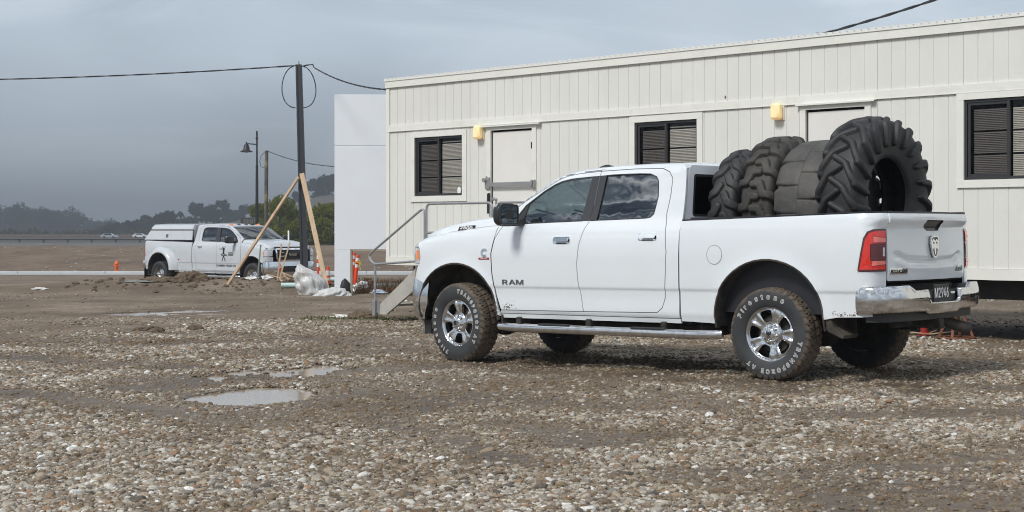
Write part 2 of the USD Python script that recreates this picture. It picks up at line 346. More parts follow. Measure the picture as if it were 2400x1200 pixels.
pm('mint_pipe', (0.50, 0.66, 0.62), 0.45, var=0.08)
pm('white_litter', (0.70, 0.70, 0.68), 0.7, var=0.1, scale=8)
pm('blue_litter', (0.36, 0.42, 0.50), 0.6, var=0.1)
pm('weathered_board', (0.22, 0.235, 0.22), 0.8, var=0.15)
pm('stone_grey', (0.30, 0.28, 0.25), 0.9, var=0.3, scale=0.6)
pm('bank_earth', (0.118, 0.080, 0.050), 0.95, var=0.35, scale=0.6, dirt=(0.175, 0.128, 0.086), dscale=0.35, dlo=0.45, dhi=0.65, dfac=0.8, bump=0.5, bscale=3.0)
pm('black_rubber', (0.012, 0.012, 0.013), 0.6)
pm('concrete', (0.34, 0.35, 0.36), 0.85, var=0.10, scale=0.6, dirt=(0.26, 0.25, 0.24), dscale=0.25, dlo=0.45, dhi=0.65, dfac=0.6)
pm('kerb_concrete', (0.50, 0.505, 0.50), 0.85, var=0.08, scale=0.6)
pm('asphalt_far', (0.085, 0.085, 0.083), 1.0, spec=0.05)
pm('galv_rail', (0.16, 0.16, 0.158), 0.6, var=0.1, scale=0.3)
pm('dirt_clod', (0.115, 0.083, 0.055), 0.95, var=0.4, scale=14)
pm('bark', (0.09, 0.075, 0.06), 0.9, var=0.25, scale=3)
pm('dry_brush', (0.20, 0.115, 0.06), 0.9, var=0.35, scale=9)
pm('weed', (0.085, 0.10, 0.03), 0.8, var=0.35, scale=7)
pm('car_white', (0.72, 0.73, 0.75), 0.3, coat=1.0)
pm('car_silver', (0.45, 0.47, 0.5), 0.3, metal=0.4, coat=1.0)
pm('car_glass', (0.02, 0.02, 0.025), 0.1)
pm('sign_dark', (0.05, 0.05, 0.055), 0.6)
def plastic_sheet():
    n = {'p': ('principled_bsdf', {'base_color': (0.74, 0.75, 0.75), 'roughness': 0.35}), 't': ('translucent_bsdf', {'color': (0.62, 0.63, 0.62)}), 'm': ('mix_closure', {'fac': 0.3}), 'tc': ('texture_coordinate', {}), 'n': ('noise_texture', {'scale': 5.0, 'detail': 5.0}),
         'r': ('rgb_ramp', {'ramp': [(0.48, (0.74, 0.75, 0.75)), (0.72, (0.50, 0.45, 0.39))]})}
    return usdkit.material(stage, '/World/Looks/plastic_sheet', n, [('tc.object', 'n.vector'), ('n.fac', 'r.fac'), ('r.color', 'p.base_color'), ('p.BSDF', 'm.closure1'), ('t.BSDF', 'm.closure2')], surface='m.closure')
M['plastic_sheet'] = plastic_sheet()
def leaf_mat(name, c0, c1, trans=0.3):
    n = {'d': ('diffuse_bsdf', {}), 't': ('translucent_bsdf', {}), 'm': ('mix_closure', {'fac': trans}), 'g': ('geometry', {}), 'r': ('rgb_ramp', {'ramp': [(0.0, c0), (1.0, c1)]})}
    M[name] = usdkit.material(stage, f'/World/Looks/{name}', n, [('g.random_per_island', 'r.fac'), ('r.color', 'd.color'), ('r.color', 't.color'), ('d.BSDF', 'm.closure1'), ('t.BSDF', 'm.closure2')], surface='m.closure')
leaf_mat('leaf_yellowgreen', (0.13, 0.14, 0.02), (0.44, 0.36, 0.05), 0.4)
leaf_mat('leaf_dark', (0.022, 0.030, 0.016), (0.055, 0.065, 0.032))
leaf_mat('leaf_grey', (0.035, 0.045, 0.032), (0.075, 0.09, 0.06))
leaf_mat('leaf_brush', (0.05, 0.045, 0.02), (0.11, 0.085, 0.04))
def lens_mat():
    n = {'p': ('principled_bsdf', {'base_color': (0.82, 0.70, 0.42), 'roughness': 0.3, 'emission_strength': 0.16}), 'tc': ('texture_coordinate', {}), 's': ('separate_xyz', {}),
         'r': ('rgb_ramp', {'ramp': [(0.0, (1.0, 0.42, 0.08)), (0.07, (1.0, 0.62, 0.16)), (0.15, (0.75, 0.55, 0.18)), (0.22, (0.30, 0.24, 0.10))]})}
    return usdkit.material(stage, '/World/Looks/lamp_lens', n, [('tc.object', 's.vector'), ('s.z', 'r.fac'), ('r.color', 'p.emission_color')], surface='p.BSDF')
M['lamp_lens'] = lens_mat()

# ------------------------------------------------------------------ the ground
TCX, TCY, TYAW = 2.941, 14.894, 0.712
TC, TS = math.cos(TYAW), math.sin(TYAW)
TRX0, TRY0, TRA = -2.13, 27.0, math.radians(45.5)
TRD = np.array([math.cos(TRA), -math.sin(TRA)]); TRE = np.array([math.sin(TRA), math.cos(TRA)])
def seg_dist(x, y, pts):
    d = np.full(np.shape(x), 1e9)
    for (ax, ay), (bx, by) in zip(pts[:-1], pts[1:]):
        vx, vy = bx - ax, by - ay; t = np.clip(((x - ax) * vx + (y - ay) * vy) / (vx * vx + vy * vy), 0, 1)
        d = np.minimum(d, np.hypot(x - ax - t * vx, y - ay - t * vy))
    return d
TRACKS = [([(-4.88, 19.85), (-2.85, 21.1), (-1.07, 19.85), (1.2, 18.4)], 0.26), ([(-5.47, 22.5), (-3.26, 21.5), (-1.37, 21.1)], 0.30), ([(-7.5, 19.2), (-5.93, 18.27), (-4.33, 16.9), (-3.34, 16.07)], 0.30),
          ([(-3.19, 13.87), (-2.7, 14.67), (-1.85, 15.57), (-0.87, 16.07), (1.0, 16.6)], 0.42), ([(0.0, 11.1), (0.49, 10.0), (0.85, 10.2)], 0.30), ([(2.3, 13.3), (3.5, 13.7), (4.9, 12.98)], 0.30), ([(2.2, 11.5), (3.9, 11.45)], 0.33),
          ([(-1.16, 11.9), (-0.58, 10.65), (0.07, 9.12)], 0.22), ([(-5.2, 14.4), (-3.46, 12.8), (-2.5, 11.9)], 0.24), ([(0.2, 15.6), (2.2, 13.9), (3.3, 13.2)], 0.45), ([(-1.3, 18.5), (0.6, 17.0)], 0.5)]
def gravel_limit(x, y):
    """> 0 where the lot is gravelled"""
    wob = 1.6 * (nz(np.stack([x, y, x * 0], -1), 0.35, 5) - 0.5) + 0.7 * (nz(np.stack([x, y, x * 0], -1), 1.7, 6) - 0.5)
    edge = np.interp(x, [-14, -7, -5.2, -4.6, 0, 2], [21.0, 21.3, 22.5, 24.8, 24.7, 26.0])
    a = edge + wob - y
    q = (x - TRX0) * TRE[0] + (y - TRY0) * TRE[1]        # distance behind the trailer's wall
    return np.minimum(a, -q - 0.15 + wob * 0.4)
def mud(x, y):
    p = np.stack([x, y, np.zeros_like(x)], -1)
    m = np.zeros_like(x)
    for pts, w in TRACKS:
        m = np.maximum(m, 1.3 * np.exp(-(seg_dist(x, y, pts) / (1.3 * w)) ** 2))
    m = m * np.clip(0.62 + 1.2 * (nz(p, 1.1, 3) - 0.25), 0, 1.2)
    m = np.maximum(m, np.clip((nz(p * [0.8, 0.8, 1], 0.6, 11) - 0.50) * 7, 0, 0.8))
    m = m + 0.9 * (nz(p, 3.3, 8) - 0.5)
    under = ((x - TCX) * -TC + (y - TCY) * TS, -(x - TCX) * TS - (y - TCY) * TC)
    return np.clip(m, 0, 1)
def puddle(x, y):
    p = np.stack([x, y, np.zeros_like(x)], -1); n = nz(p, 1.6, 21) - 0.5; n2 = nz(p, 4.5, 22) - 0.5
    u, v = (x + 2.22) / 0.56, (y - 13.28 - 0.10 * (x + 2.2)) / 0.80
    a = 0.92 - np.sqrt(u * u + v * v) + 0.30 * n + 0.16 * n2 - np.clip(-u - 0.1, 0, 1) * np.abs(v + 0.25) * 0.9
    u, v = (x + 2.35) / 0.75, (y - 15.6 - 0.35 * (x + 2.3)) / 0.95
    b = 0.24 - (u * u + v * v) * 0.8 + 1.5 * n + 1.9 * n2
    u, v = (x + 6.0) / 0.95, (y - 27.8 - 0.7 * (x + 6.0)) / 0.30
    c = 1 - np.sqrt(u * u + v * v) + 0.5 * n
    u, v = (x + 5.8) / 0.5, (y - 33.6) / 1.0
    return np.maximum(np.maximum(a, b), c)
def lot_tilt(x, y):
    xt = -(x - TCX) * TC + (y - TCY) * TS
    return -0.012 * np.clip(xt, -6, 9)
def zg(x, y, fine=True):
    x, y = np.asarray(x, float), np.asarray(y, float); p = np.stack([x, y, np.zeros_like(x)], -1)
    near = np.clip((44 - y) / 10, 0, 1)
    z = lot_tilt(x, y) * near
    z = z + np.interp(y, [39.5, 44.0, 47, 100, 110, 600, 900], [0.0, -0.50, -0.58, -1.72, -1.75, -1.9, -5.0])
    z = z + (0.18 + 0.22 * (nz(p, 0.5, 31) - 0.5)) * np.exp(-((y - 38.3) / 1.7) ** 2) * np.clip((4 - x) / 3, 0, 1) * np.clip((x + 16) / 8, 0.25, 1)
    if fine:
        m = mud(x, y); g = np.clip(gravel_limit(x, y) * 2, 0, 1); far = np.clip((40 - y) / 8, 0, 1)
        rough = np.clip(m, 0, 1) * g + (1 - g) * 0.7
        z = z + far * (0.035 * (nz(p, 0.9, 41) - 0.5) + rough * (0.050 * (nz(p, 4.0, 42) - 0.45)) + 0.016 * (nz(p, 9.0, 43, 2) - 0.5) * rough) - far * g * m * 0.012
        pd = np.clip(puddle(x, y) * 3.0 + 0.3, 0, 1) * (y < 31) * (y > 9); z = z * (1 - pd) + pd * (lot_tilt(x, y) * near * 0 - 0.06 + water_z(x, y))
        dry = (puddle(x, y) < 0.0) & (y > 11) & (y < 17.5) & (x > -4) & (x < -0.8); z = np.where(dry, np.maximum(z, water_z(x, y) + 0.004 + np.clip(-puddle(x, y), 0, 0.3) * 0.05), z)
    return z
def water_z(x, y): return np.where(y > 24, -0.115, np.where(y > 14.4, -0.068, -0.047))
def axis_of(lo, hi, step, far, growth=1.22):
    a = list(np.arange(lo, hi + step / 2, step)); s = step
    l, r = [], []
    q = lo
    while q > -far: s *= growth; q -= s; l.append(q)
    s = step; q = hi
    while q < far: s *= growth; q += s; r.append(q)
    return np.array(l[::-1] + a + r)
gx = axis_of(-9.0, 8.5, 0.075, 4000)
gy = np.concatenate([np.arange(-4, 6.5, 0.8), np.arange(6.5, 18, 0.075), np.arange(18, 30, 0.10), np.arange(30, 46, 0.2)]); s_ = 0.2; q_ = gy[-1]; more_ = []
while q_ < 5000: s_ *= 1.12; q_ += s_; more_.append(q_)
gy = np.concatenate([[-4000, -1200, -300, -80, -25, -10], gy, more_])
GX, GY = np.meshgrid(gx, gy, indexing='ij')
GZ = zg(GX, GY)
nx_, ny_ = GX.shape; I = np.arange(nx_ * ny_).reshape(nx_, ny_)
gF = np.stack([I[:-1, :-1], I[1:, :-1], I[1:, 1:], I[:-1, 1:]], -1).reshape(-1, 4)
gV = np.c_[GX.ravel(), GY.ravel(), GZ.ravel()]
wet = np.maximum(np.clip(1 - np.abs(puddle(GX, GY)) * 2.2, 0, 1) * (GY < 31) * (GY > 9), 0.65 * mud(GX, GY) * np.clip(gravel_limit(GX, GY), 0, 1))
gm = usdkit.material(stage, '/World/Looks/ground', {
    'p': ('principled_bsdf', {'roughness': 0.9}), 'g': ('geometry', {}), 'at': ('attribute', {'attribute': 'wet'}), 'ag': ('attribute', {'attribute': 'gravel'}),
    'n': ('noise_texture', {'scale': 0.45, 'detail': 8.0, 'roughness': 0.65}), 'c': ('rgb_ramp', {'ramp': [(0.30, (0.082, 0.056, 0.034)), (0.5, (0.155, 0.114, 0.076)), (0.72, (0.26, 0.207, 0.152))]}),
    'n2': ('noise_texture', {'scale': 14.0, 'detail': 8.0, 'roughness': 0.7}), 'c2': ('rgb_ramp', {'ramp': [(0.25, (0.55,) * 3), (0.75, (1.35,) * 3)]}), 'mu': ('mix_color', {'blend_type': 'multiply', 'fac': 1.0, 'use_clamp': False}),
    'v': ('voronoi_texture', {'scale': 26.0}), 'vc': ('hsv', {'saturation': 0.0}), 'vr': ('rgb_ramp', {'ramp': [(0.0, (0.09, 0.07, 0.052)), (0.35, (0.22, 0.185, 0.15)), (0.7, (0.40, 0.365, 0.32)), (1.0, (0.62, 0.60, 0.56))]}), 'vs': ('separate_color', {}),
    'mg': ('mix_color', {}), 'ma': ('mix_color', {'blend_type': 'multiply', 'b': (0.5, 0.47, 0.44)}), 'gn': ('noise_texture', {'scale': 0.9, 'detail': 6.0, 'roughness': 0.7}), 'gr': ('rgb_ramp', {'ramp': [(0.60, (0, 0, 0)), (0.72, (0.75,) * 3)]}), 'grass': ('attribute', {'attribute': 'weedy'}), 'gmul': ('math', {'math_type': 'multiply'}), 'mw': ('mix_color', {'b': (0.085, 0.095, 0.03)}),
    'rr': ('map_range', {'from_min': 0.0, 'from_max': 1.0, 'to_min': 0.9, 'to_max': 0.35}), 'b': ('bump', {'strength': 0.7, 'distance': 0.03}), 'bn': ('noise_texture', {'scale': 9.0, 'detail': 8.0, 'roughness': 0.7}),
}, [('g.position', 'n.vector'), ('g.position', 'n2.vector'), ('n.fac', 'c.fac'), ('n2.fac', 'c2.fac'), ('c.color', 'mu.a'), ('c2.color', 'mu.b'), ('g.position', 'v.vector'), ('v.color', 'vs.color'), ('vs.r', 'vr.fac'),
    ('ag.fac', 'mg.fac'), ('mu.result', 'mg.a'), ('vr.color', 'mg.b'), ('g.position', 'gn.vector'), ('gn.fac', 'gr.fac'), ('gr.color', 'gmul.value1'), ('grass.fac', 'gmul.value2'), ('gmul.value', 'mw.fac'), ('mg.result', 'mw.a'),
    ('at.fac', 'ma.fac'), ('mw.result', 'ma.a'), ('ma.result', 'p.base_color'), ('at.fac', 'rr.value'), ('rr.result', 'p.roughness'), ('g.position', 'bn.vector'), ('bn.fac', 'b.height'), ('b.normal', 'p.normal')], surface='p.BSDF')
ground = put('ground', (gV, gF), gm, smooth=True); tag(ground, kind='structure')
def primvar(mesh, name, vals):
    UsdGeom.PrimvarsAPI(mesh).CreatePrimvar(name, Sdf.ValueTypeNames.FloatArray, 'vertex').Set(Vt.FloatArray.FromNumpy(np.asarray(vals, np.float32).ravel()))
primvar(ground, 'wet', wet)
grv = np.clip(gravel_limit(GX, GY) * 2.0, 0, 1) * (1 - 0.85 * mud(GX, GY)) * np.clip((GY - 3) / 3, 0.6, 1) * 0.55
primvar(ground, 'gravel', grv)
weedy = np.exp(-((GY - 36.0) / 1.1) ** 2) * (GX < 6) + np.exp(-((GY - 25.6) / 0.6) ** 2) * (GX > -4.6) * (GX < 0.6) + np.exp(-(((GX - TRX0) * TRE[0] + (GY - TRY0) * TRE[1] + 0.5) / 0.5) ** 2) * (GX > 0)
primvar(ground, 'weedy', np.clip(weedy, 0, 1))

wm = usdkit.material(stage, '/World/Looks/puddle_water', {'p': ('principled_bsdf', {'base_color': (0.32, 0.26, 0.205), 'roughness': 0.09, 'specular_ior_level': 0.45}), 'g': ('geometry', {}), 'n': ('noise_texture', {'scale': 9.0, 'detail': 3.0}), 'b': ('bump', {'strength': 0.05, 'distance': 0.01})},
                     [('g.position', 'n.vector'), ('n.fac', 'b.height'), ('b.normal', 'p.normal')], surface='p.BSDF')
for nm, cx_, cy_, rx_, ry_, z_, lab in (('puddle', -2.25, 13.3, 0.85, 1.15, -0.047, 'nearest muddy brown puddle lying open in the gravel'), ('puddle', -2.35, 15.62, 1.20, 1.05, -0.068, 'broken streaky puddle among stones just beyond the nearest puddle'),
                                         ('puddle', -6.0, 27.8, 1.3, 1.2, -0.115, 'thin pale puddle out on the bare dirt beyond the gravel')):
    tag(put(nm, plate(ngon(cx_, cy_, rx_, ry_, 40), lambda a, b, o: np.c_[a, b, o * 0 + z_ - 0.02 + o], 0.02), wm), lab, 'puddle')

# gravel: rounded stones laid one by one over the lot
rs = np.random.default_rng(7)
def pebble(k):
    m = trimesh.creation.icosphere(subdivisions=1); v = m.vertices
    v = v * (1 + 0.75 * (meshkit.noise(v * 1.5 + 17.3 * k, k)[:, None] - 0.5)); v = v * [1.0, 0.72 + 0.25 * rs.random(), 0.42 + 0.3 * rs.random()]
    m.vertices = v; return m
def pebble_mat(name, lo, hi, m0, m1):
    return usdkit.material(stage, '/World/Looks/' + name, {
    'p': ('principled_bsdf', {'roughness': 0.7}), 'o': ('object_info', {}), 'r': ('rgb_ramp', {'interpolate': False, 'ramp': [(0.0, (0.40, 0.355, 0.285)), (0.13, (0.30, 0.23, 0.155)), (0.26, (0.18, 0.13, 0.085)), (0.37, (0.48, 0.44, 0.37)), (0.49, (0.24, 0.215, 0.18)), (0.58, (0.37, 0.30, 0.22)), (0.68, (0.095, 0.082, 0.068)), (0.76, (0.60, 0.57, 0.51)), (0.85, (0.31, 0.19, 0.11)), (0.90, (0.38, 0.345, 0.295)), (0.965, (0.78, 0.77, 0.73))]}),
    'g': ('geometry', {}), 'n': ('noise_texture', {'scale': 0.55, 'detail': 7.0, 'roughness': 0.62}), 'mr': ('rgb_ramp', {'ramp': [(lo, (m0,) * 3), (hi, (m1,) * 3)]}), 'm': ('mix_color', {'b': (0.132, 0.085, 0.041)}), 'n2': ('noise_texture', {'scale': 90.0, 'detail': 3.0}), 'r2': ('rgb_ramp', {'ramp': [(0.3, (0.58,) * 3), (0.7, (1.08,) * 3)]}), 'mm': ('mix_color', {'blend_type': 'multiply', 'fac': 1.0, 'use_clamp': False}),
}, [('o.random', 'r.fac'), ('g.position', 'n.vector'), ('n.fac', 'mr.fac'), ('mr.color', 'm.fac'), ('r.color', 'm.a'), ('g.position', 'n2.vector'), ('n2.fac', 'r2.fac'), ('m.result', 'mm.a'), ('r2.color', 'mm.b'), ('mm.result', 'p.base_color')], surface='p.BSDF')
def scatter_gravel(N0=3900.0):
    xs, ys = [], []
    for y0 in np.arange(5.6, 36.0, 0.4):
        w = y0 * 0.325 + 0.9; d = N0 * (1.0 if y0 < 12 else (0.66 if y0 < 17 else (0.38 if y0 < 26 else 0.07))); n = int(d * 0.4 * 2 * w)
        xs.append(rs.uniform(-w, w, n)); ys.append(rs.uniform(y0, y0 + 0.4, n))
    x, y = np.concatenate(xs), np.concatenate(ys)
    g = gravel_limit(x, y); m = mud(x, y); pr = np.clip(g * 0.55 + 0.42, 0, 1) * np.clip(1.04 - 0.97 * m, 0.03, 1); pr = np.where(g < -0.7, 0.015 + 0.07 * np.clip((nz(np.stack([x, y, x * 0], -1), 0.8, 77) - 0.5) * 6, 0, 1), pr)
    pr = np.where(puddle(x, y) > 0.02, 0.02, pr)
    k = rs.random(len(x)) < pr; x, y = x[k], y[k]
    s = np.exp(rs.normal(math.log(0.0108), 0.38, len(x))) * np.where(y > 17, 1.32, np.where(y > 12, 1.14, 1.0)); s = np.clip(s, 0.005, 0.034)
    z = zg(x, y) + s * rs.uniform(0.05, 0.42, len(x)) - 0.35 * s * np.clip(mud(x, y) * 1.5, 0, 1)
    yaw = rs.uniform(0, 2 * math.pi, len(x)); tilt = rs.normal(0, 0.28, (len(x), 2))
    cy_, sy_ = np.cos(yaw / 2), np.sin(yaw / 2)
    q = np.c_[cy_, tilt[:, 0] / 2 * cy_, tilt[:, 1] / 2 * cy_, sy_]; q /= np.linalg.norm(q, axis=1, keepdims=True)
    soil = np.clip(1.0 * mud(x, y) + 1.0 * (nz(np.stack([x, y, x * 0], -1), 1.3, 91) - 0.42) + 0.14, 0.08, 0.92); dirty = rs.random(len(x)) < soil
    for nm, mt, sel, lab in (('gravel', pebble_mat('pebble', 0.42, 0.66, 0.0, 0.45), ~dirty, 'loose clean grey and tan stones covering the lot'), ('muddy_gravel', pebble_mat('muddy_pebble', 0.35, 0.65, 0.55, 0.95), dirty, 'stones caked in brown mud along the tyre tracks')):
        pi = UsdGeom.PointInstancer.Define(stage, '/World/' + nm); tag(pi, lab, 'gravel', kind='stuff'); n = int(sel.sum())
        protos = [usdkit.mesh(stage, f'/World/{nm}/stone_{j:03d}', pebble(j), mt, smooth=38 if j % 2 else True).GetPath() for j in range(8)]
        pi.CreatePrototypesRel().SetTargets(protos)
        pi.CreateProtoIndicesAttr(Vt.IntArray.FromNumpy(rs.integers(0, 8, n).astype(np.int32)))
        pi.CreatePositionsAttr(Vt.Vec3fArray.FromNumpy(np.c_[x, y, z][sel].astype(np.float32)))
        pi.CreateScalesAttr(Vt.Vec3fArray.FromNumpy((s[sel][:, None] * np.c_[rs.uniform(0.9, 1.35, n), np.ones(n), np.ones(n)]).astype(np.float32)))
        pi.CreateOrientationsAttr(Vt.QuathArray([Gf.Quath(float(a), float(b), float(c), float(d)) for a, b, c, d in q[sel]]))
    return len(x)
NPEB = scatter_gravel(); print('pebbles', NPEB)
# ------------------------------------------------------------------ the site office trailer (local x along the wall, local y into the building)
TL, TD, ZB, ZT = 17.9, 3.6, 0.745, 3.886
office = thing('office_trailer', 'long beige site office trailer with grooved siding, standing behind the pickup', 'trailer', (TRX0, TRY0, 0), -TRA)
wins = [(0.72, 1.90, 1.905, 2.885), (5.60, 6.76, 1.925, 2.905), (10.90, 12.06, 1.955, 2.93), (14.9, 16.06, 1.955, 2.93)]
doors = [(2.57, 3.50, 0.88, 2.925), (8.59, 9.50, 0.88, 2.93)]
holes = unary_union([sbox(a, c, b, d) for a, b, c, d in wins + doors])
FR = xz_map(0.0)
bands = [(ZB + 0.135, 3.008), (3.12, 3.762)]
rb = random.Random(5)
for z0, z1 in bands:
    k = 0
    while True:
        a = 0.07 + 1.2015 * k
        if a > TL - 0.1: break
        b = min(a + 1.2015, TL - 0.06)
        sheet = sbox(a + 0.0025, z0, b - 0.0025, z1).difference(holes)
        if not sheet.is_empty: put('siding_sheet', plate(sheet, lambda x, z, o: np.c_[x, 0.012 - o, z], 0.006), M['trailer_paint'], office)
        for j in range(6):
            x0, x1 = a + j * 0.20025 + (0.0025 if j == 0 else 0.0045), a + (j + 1) * 0.20025 - (0.0025 if j == 5 else 0.0045)
            if x1 > TL - 0.06: break
            pl = sbox(x0, z0, x1, z1).difference(holes); dz = rb.uniform(-0.0008, 0.0008)
            for piece in getattr(pl, 'geoms', [pl]):
                if piece.area > 1e-5: put('siding_board', plate(piece, lambda x, z, o: np.c_[x, 0.006 - o - dz, z], 0.006), M['trailer_paint'], office)
        k += 1
wall = sbox(0, ZB + 0.02, TL, ZT - 0.02).difference(holes)
put('wall', [plate(wall, lambda x, z, o: np.c_[x, 0.10 - o, z], 0.085), box(0, 0.1, 0.10, TD, ZB + 0.02, ZT - 0.02), box(TL - 0.1, TL, 0.1, TD, ZB + 0.02, ZT - 0.02), box(0, TL, TD - 0.1, TD, ZB + 0.02, ZT - 0.02)], M['trailer_joint'], office)
put('end_wall', box(-0.012, 0.0, 0.02, TD, ZB + 0.02, ZT - 0.03), M['trailer_paint'], office)
put('roof', [box(-0.03, TL + 0.03, -0.045, TD + 0.04, ZT, ZT + 0.012), box(-0.03, TL + 0.03, -0.05, -0.045, ZT - 0.012, ZT + 0.035)], M['roof_metal'], office)
put('roof_screws', [lathe([(0, 0), (0.0055, 0), (0.004, 0.010), (0, 0.010)], 6, 'y').apply_translation((x, -0.062, ZT + 0.022)) for x in np.arange(0.08, TL, 0.108)], M['screw'], office, kind='stuff')
put('fascia_board', box(-0.02, TL + 0.02, -0.038, 0.0, 3.762, ZT - 0.002), M['trailer_trim'], office)
put('belt_board', [box(0.0, TL, -0.022, 0.006, 3.010, 3.118), box(0.0, TL, -0.026, -0.022, 3.010, 3.020)], M['trailer_trim'], office)
put('skirt_board', box(-0.015, TL + 0.015, -0.024, 0.006, ZB, ZB + 0.133), M['trailer_trim'], office)
put('corner_post', box(-0.015, 0.068, -0.020, 0.04, ZB + 0.134, 3.760), M['trailer_trim'], office)
put('floor', box(0.02, TL - 0.02, 0.02, TD - 0.02, ZB - 0.005, ZB + 0.018), M['dark_gap'], office)
put('room_lining', [box(0.12, TL - 0.12, 1.2, 1.25, ZB + 0.05, ZT - 0.05)], M['room'], office)
def ringp(a, b, c, d, w): return sbox(a - w, b - w, c + w, d + w).difference(sbox(a, b, c, d))
for i, (x0, x1, z0, z1) in enumerate(wins):
    w = thing('window', parent=office)
    put('window_trim', [box(x0 - 0.095, x1 + 0.10, -0.024, 0.004, z1 + 0.0, z1 + 0.088), box(x0 - 0.095, x1 + 0.10, -0.024, 0.004, z0 - 0.095, z0), box(x0 - 0.095, x0, -0.022, 0.004, z0, z1), box(x1, x1 + 0.10, -0.022, 0.004, z0, z1)], M['trailer_trim'], w)
    xm = (x0 + x1) / 2
    put('window_frame', [plate(ringp(x0 + 0.035, z0 + 0.035, x1 - 0.03, z1 - 0.035, 0.034), lambda x, z, o: np.c_[x, 0.03 - o, z], 0.03), box(xm - 0.018, xm + 0.018, -0.006, 0.032, z0 + 0.03, z1 - 0.03), plate(ringp(x0 + 0.075, z0 + 0.07, xm - 0.02, z1 - 0.07, 0.034), lambda x, z, o: np.c_[x, 0.034 - o, z], 0.022)], M['bronze_frame'], w)
    put('pane', box(x0 + 0.07, xm - 0.02, 0.026, 0.030, z0 + 0.06, z1 - 0.06), M['trailer_glass'], w)
    put('insect_screen', box(x0 + 0.075, xm - 0.02, 0.018, 0.019, z0 + 0.065, z1 - 0.065), M['trailer_screen'], w)
    put('pane', box(xm + 0.018, x1 - 0.03, 0.036, 0.040, z0 + 0.03, z1 - 0.03), M['trailer_glass'], w)
    sl = []
    zz = z0 + 0.05
    k = 0
    while zz < z1 - 0.09:
        if k % 13 != 12:
            for a, b in ((x0 + 0.10, xm - 0.03), (xm + 0.03, x1 - 0.04)):
                s = box(a, b, -0.010, 0.010, -0.0006, 0.0006); s.apply_transform(trimesh.transformations.rotation_matrix(math.radians(60 + rb.uniform(-3, 3)), (1, 0, 0))); s.apply_translation((0, 0.058, zz)); sl.append(s)
        zz += 0.0215; k += 1
    put('blind', sl, M['blind'], w, kind='stuff')
    if i == 0: put('sticker', plate(ngon(1.775, 1.985, 0.045, 0.062, 12), lambda x, z, o: np.c_[x, 0.0335 - o, z], 0.002), M['badge_white'], w, label='small white oval sticker in the lower corner of the pane')
for i, (x0, x1, z0, z1) in enumerate(doors):
    d = thing('door', parent=office)
    put('door_leaf', rbox(x0 + 0.022, x1 - 0.008, 0.012, 0.05, z0, z1 - 0.030, 0.004), M['door_paint'], d)
    put('door_gap', box(x0, x1, 0.052, 0.058, z0, z1), M['dark_gap'], d)
    put('door_trim', [box(x0 - 0.09, x0, -0.024, 0.05, z0 - 0.1, z1), box(x1, x1 + 0.09, -0.024, 0.05, z0 - 0.1, z1), box(x0 - 0.09, x1 + 0.09, -0.026, 0.05, z1, z1 + 0.065)], M['trailer_trim'], d)
    dx0, dx1 = (x0 - 0.28, x1 + 0.2) if i == 0 else (x0 - 0.13, x1 + 0.17)
    put('drip_cap', [box(dx0, dx1, -0.07, -0.02, z1 + 0.070, z1 + 0.076), box(dx0, dx1, -0.074, -0.07, z1 + 0.055, z1 + 0.076)], M['roof_metal'], d)
    put('hinge', box(x1 - 0.012, x1 + 0.006, -0.030, 0.012, z1 - 0.32, z1 - 0.22), M['dark_gap'], d)
    put('knob', lathe([(0, -0.065), (0.022, -0.06), (0.028, -0.045), (0.02, -0.03), (0.012, -0.02), (0.03, 0.0), (0.03, 0.012), (0, 0.012)], 14, 'y').apply_translation((x0 + 0.10, 0.0, 1.83)), M['galvanised'], d)
    if i == 0:
        put('lock_bar', [rbox(x0 + 0.0, x1 + 0.02, -0.060, -0.045, 2.030, 2.095, 0.003)], M['grey_steel'], d)
        put('lock_plate', [rbox(x0 - 0.10, x0 + 0.0, -0.055, -0.025, 1.99, 2.18, 0.006), tube([(x0 - 0.085, -0.10, 2.135), (x0 - 0.085, -0.04, 2.135)], 0.034, 14), lathe([(0, 0), (0.01, 0), (0.01, 0.014), (0, 0.014)], 6, 'y').apply_translation((x0 - 0.05, -0.066, 2.19))], M['grey_steel'], d)
        put('lock_plate', [rbox(x1 + 0.012, x1 + 0.095, -0.072, -0.025, 1.99, 2.12, 0.006), tube([(x1 + 0.055, -0.09, 2.03), (x1 + 0.055, -0.09, 2.10)], 0.018, 10)], M['grey_steel'], d)
        put('pull_handle', [rbox(x0 - 0.045, x0 + 0.01, -0.05, -0.025, 1.76, 1.93, 0.01), tube([(x0 - 0.015, -0.06, 1.60), (x0 - 0.015, -0.06, 1.92)], 0.018, 8)], M['black_plastic'], d)
for i, (lx, lz) in enumerate(((2.335, 2.905), (8.165, 2.93))):
    l = thing('wall_lamp', parent=office)
    put('back_plate', rbox(lx - 0.085, lx + 0.085, -0.020, 0.0, lz - 0.12, lz + 0.12, 0.008), M['trailer_trim'], l)
    m = rbox(-0.075, 0.075, -0.115, 0.0, 0.0, 0.215, 0.028)
    lp = put('lens', m, M['lamp_lens'], l, smooth=40); UsdGeom.Xformable(lp).AddTranslateOp().Set(Gf.Vec3d(lx, -0.021, lz - 0.108))
put('wall_stain', [plate(ngon(7.25, 3.18, 0.014, 0.022, 8), lambda x, z, o: np.c_[x, -0.0015 - o, z], 0.002)], M['rust'], office)
put('chassis_beam', [box(0.7, TL - 0.4, 0.28, 0.38, 0.50, ZB - 0.006), box(0.7, TL - 0.4, 2.7, 2.8, 0.50, ZB - 0.006)] + [box(x, x + 0.08, 0.38, 2.7, 0.58, ZB - 0.007) for x in np.arange(1.0, TL - 0.5, 1.2)], M['frame_steel'], office)
put('under_box', box(0.42, 1.9, 0.22, 1.1, 0.28, ZB - 0.006), M['dark_gap'], office)
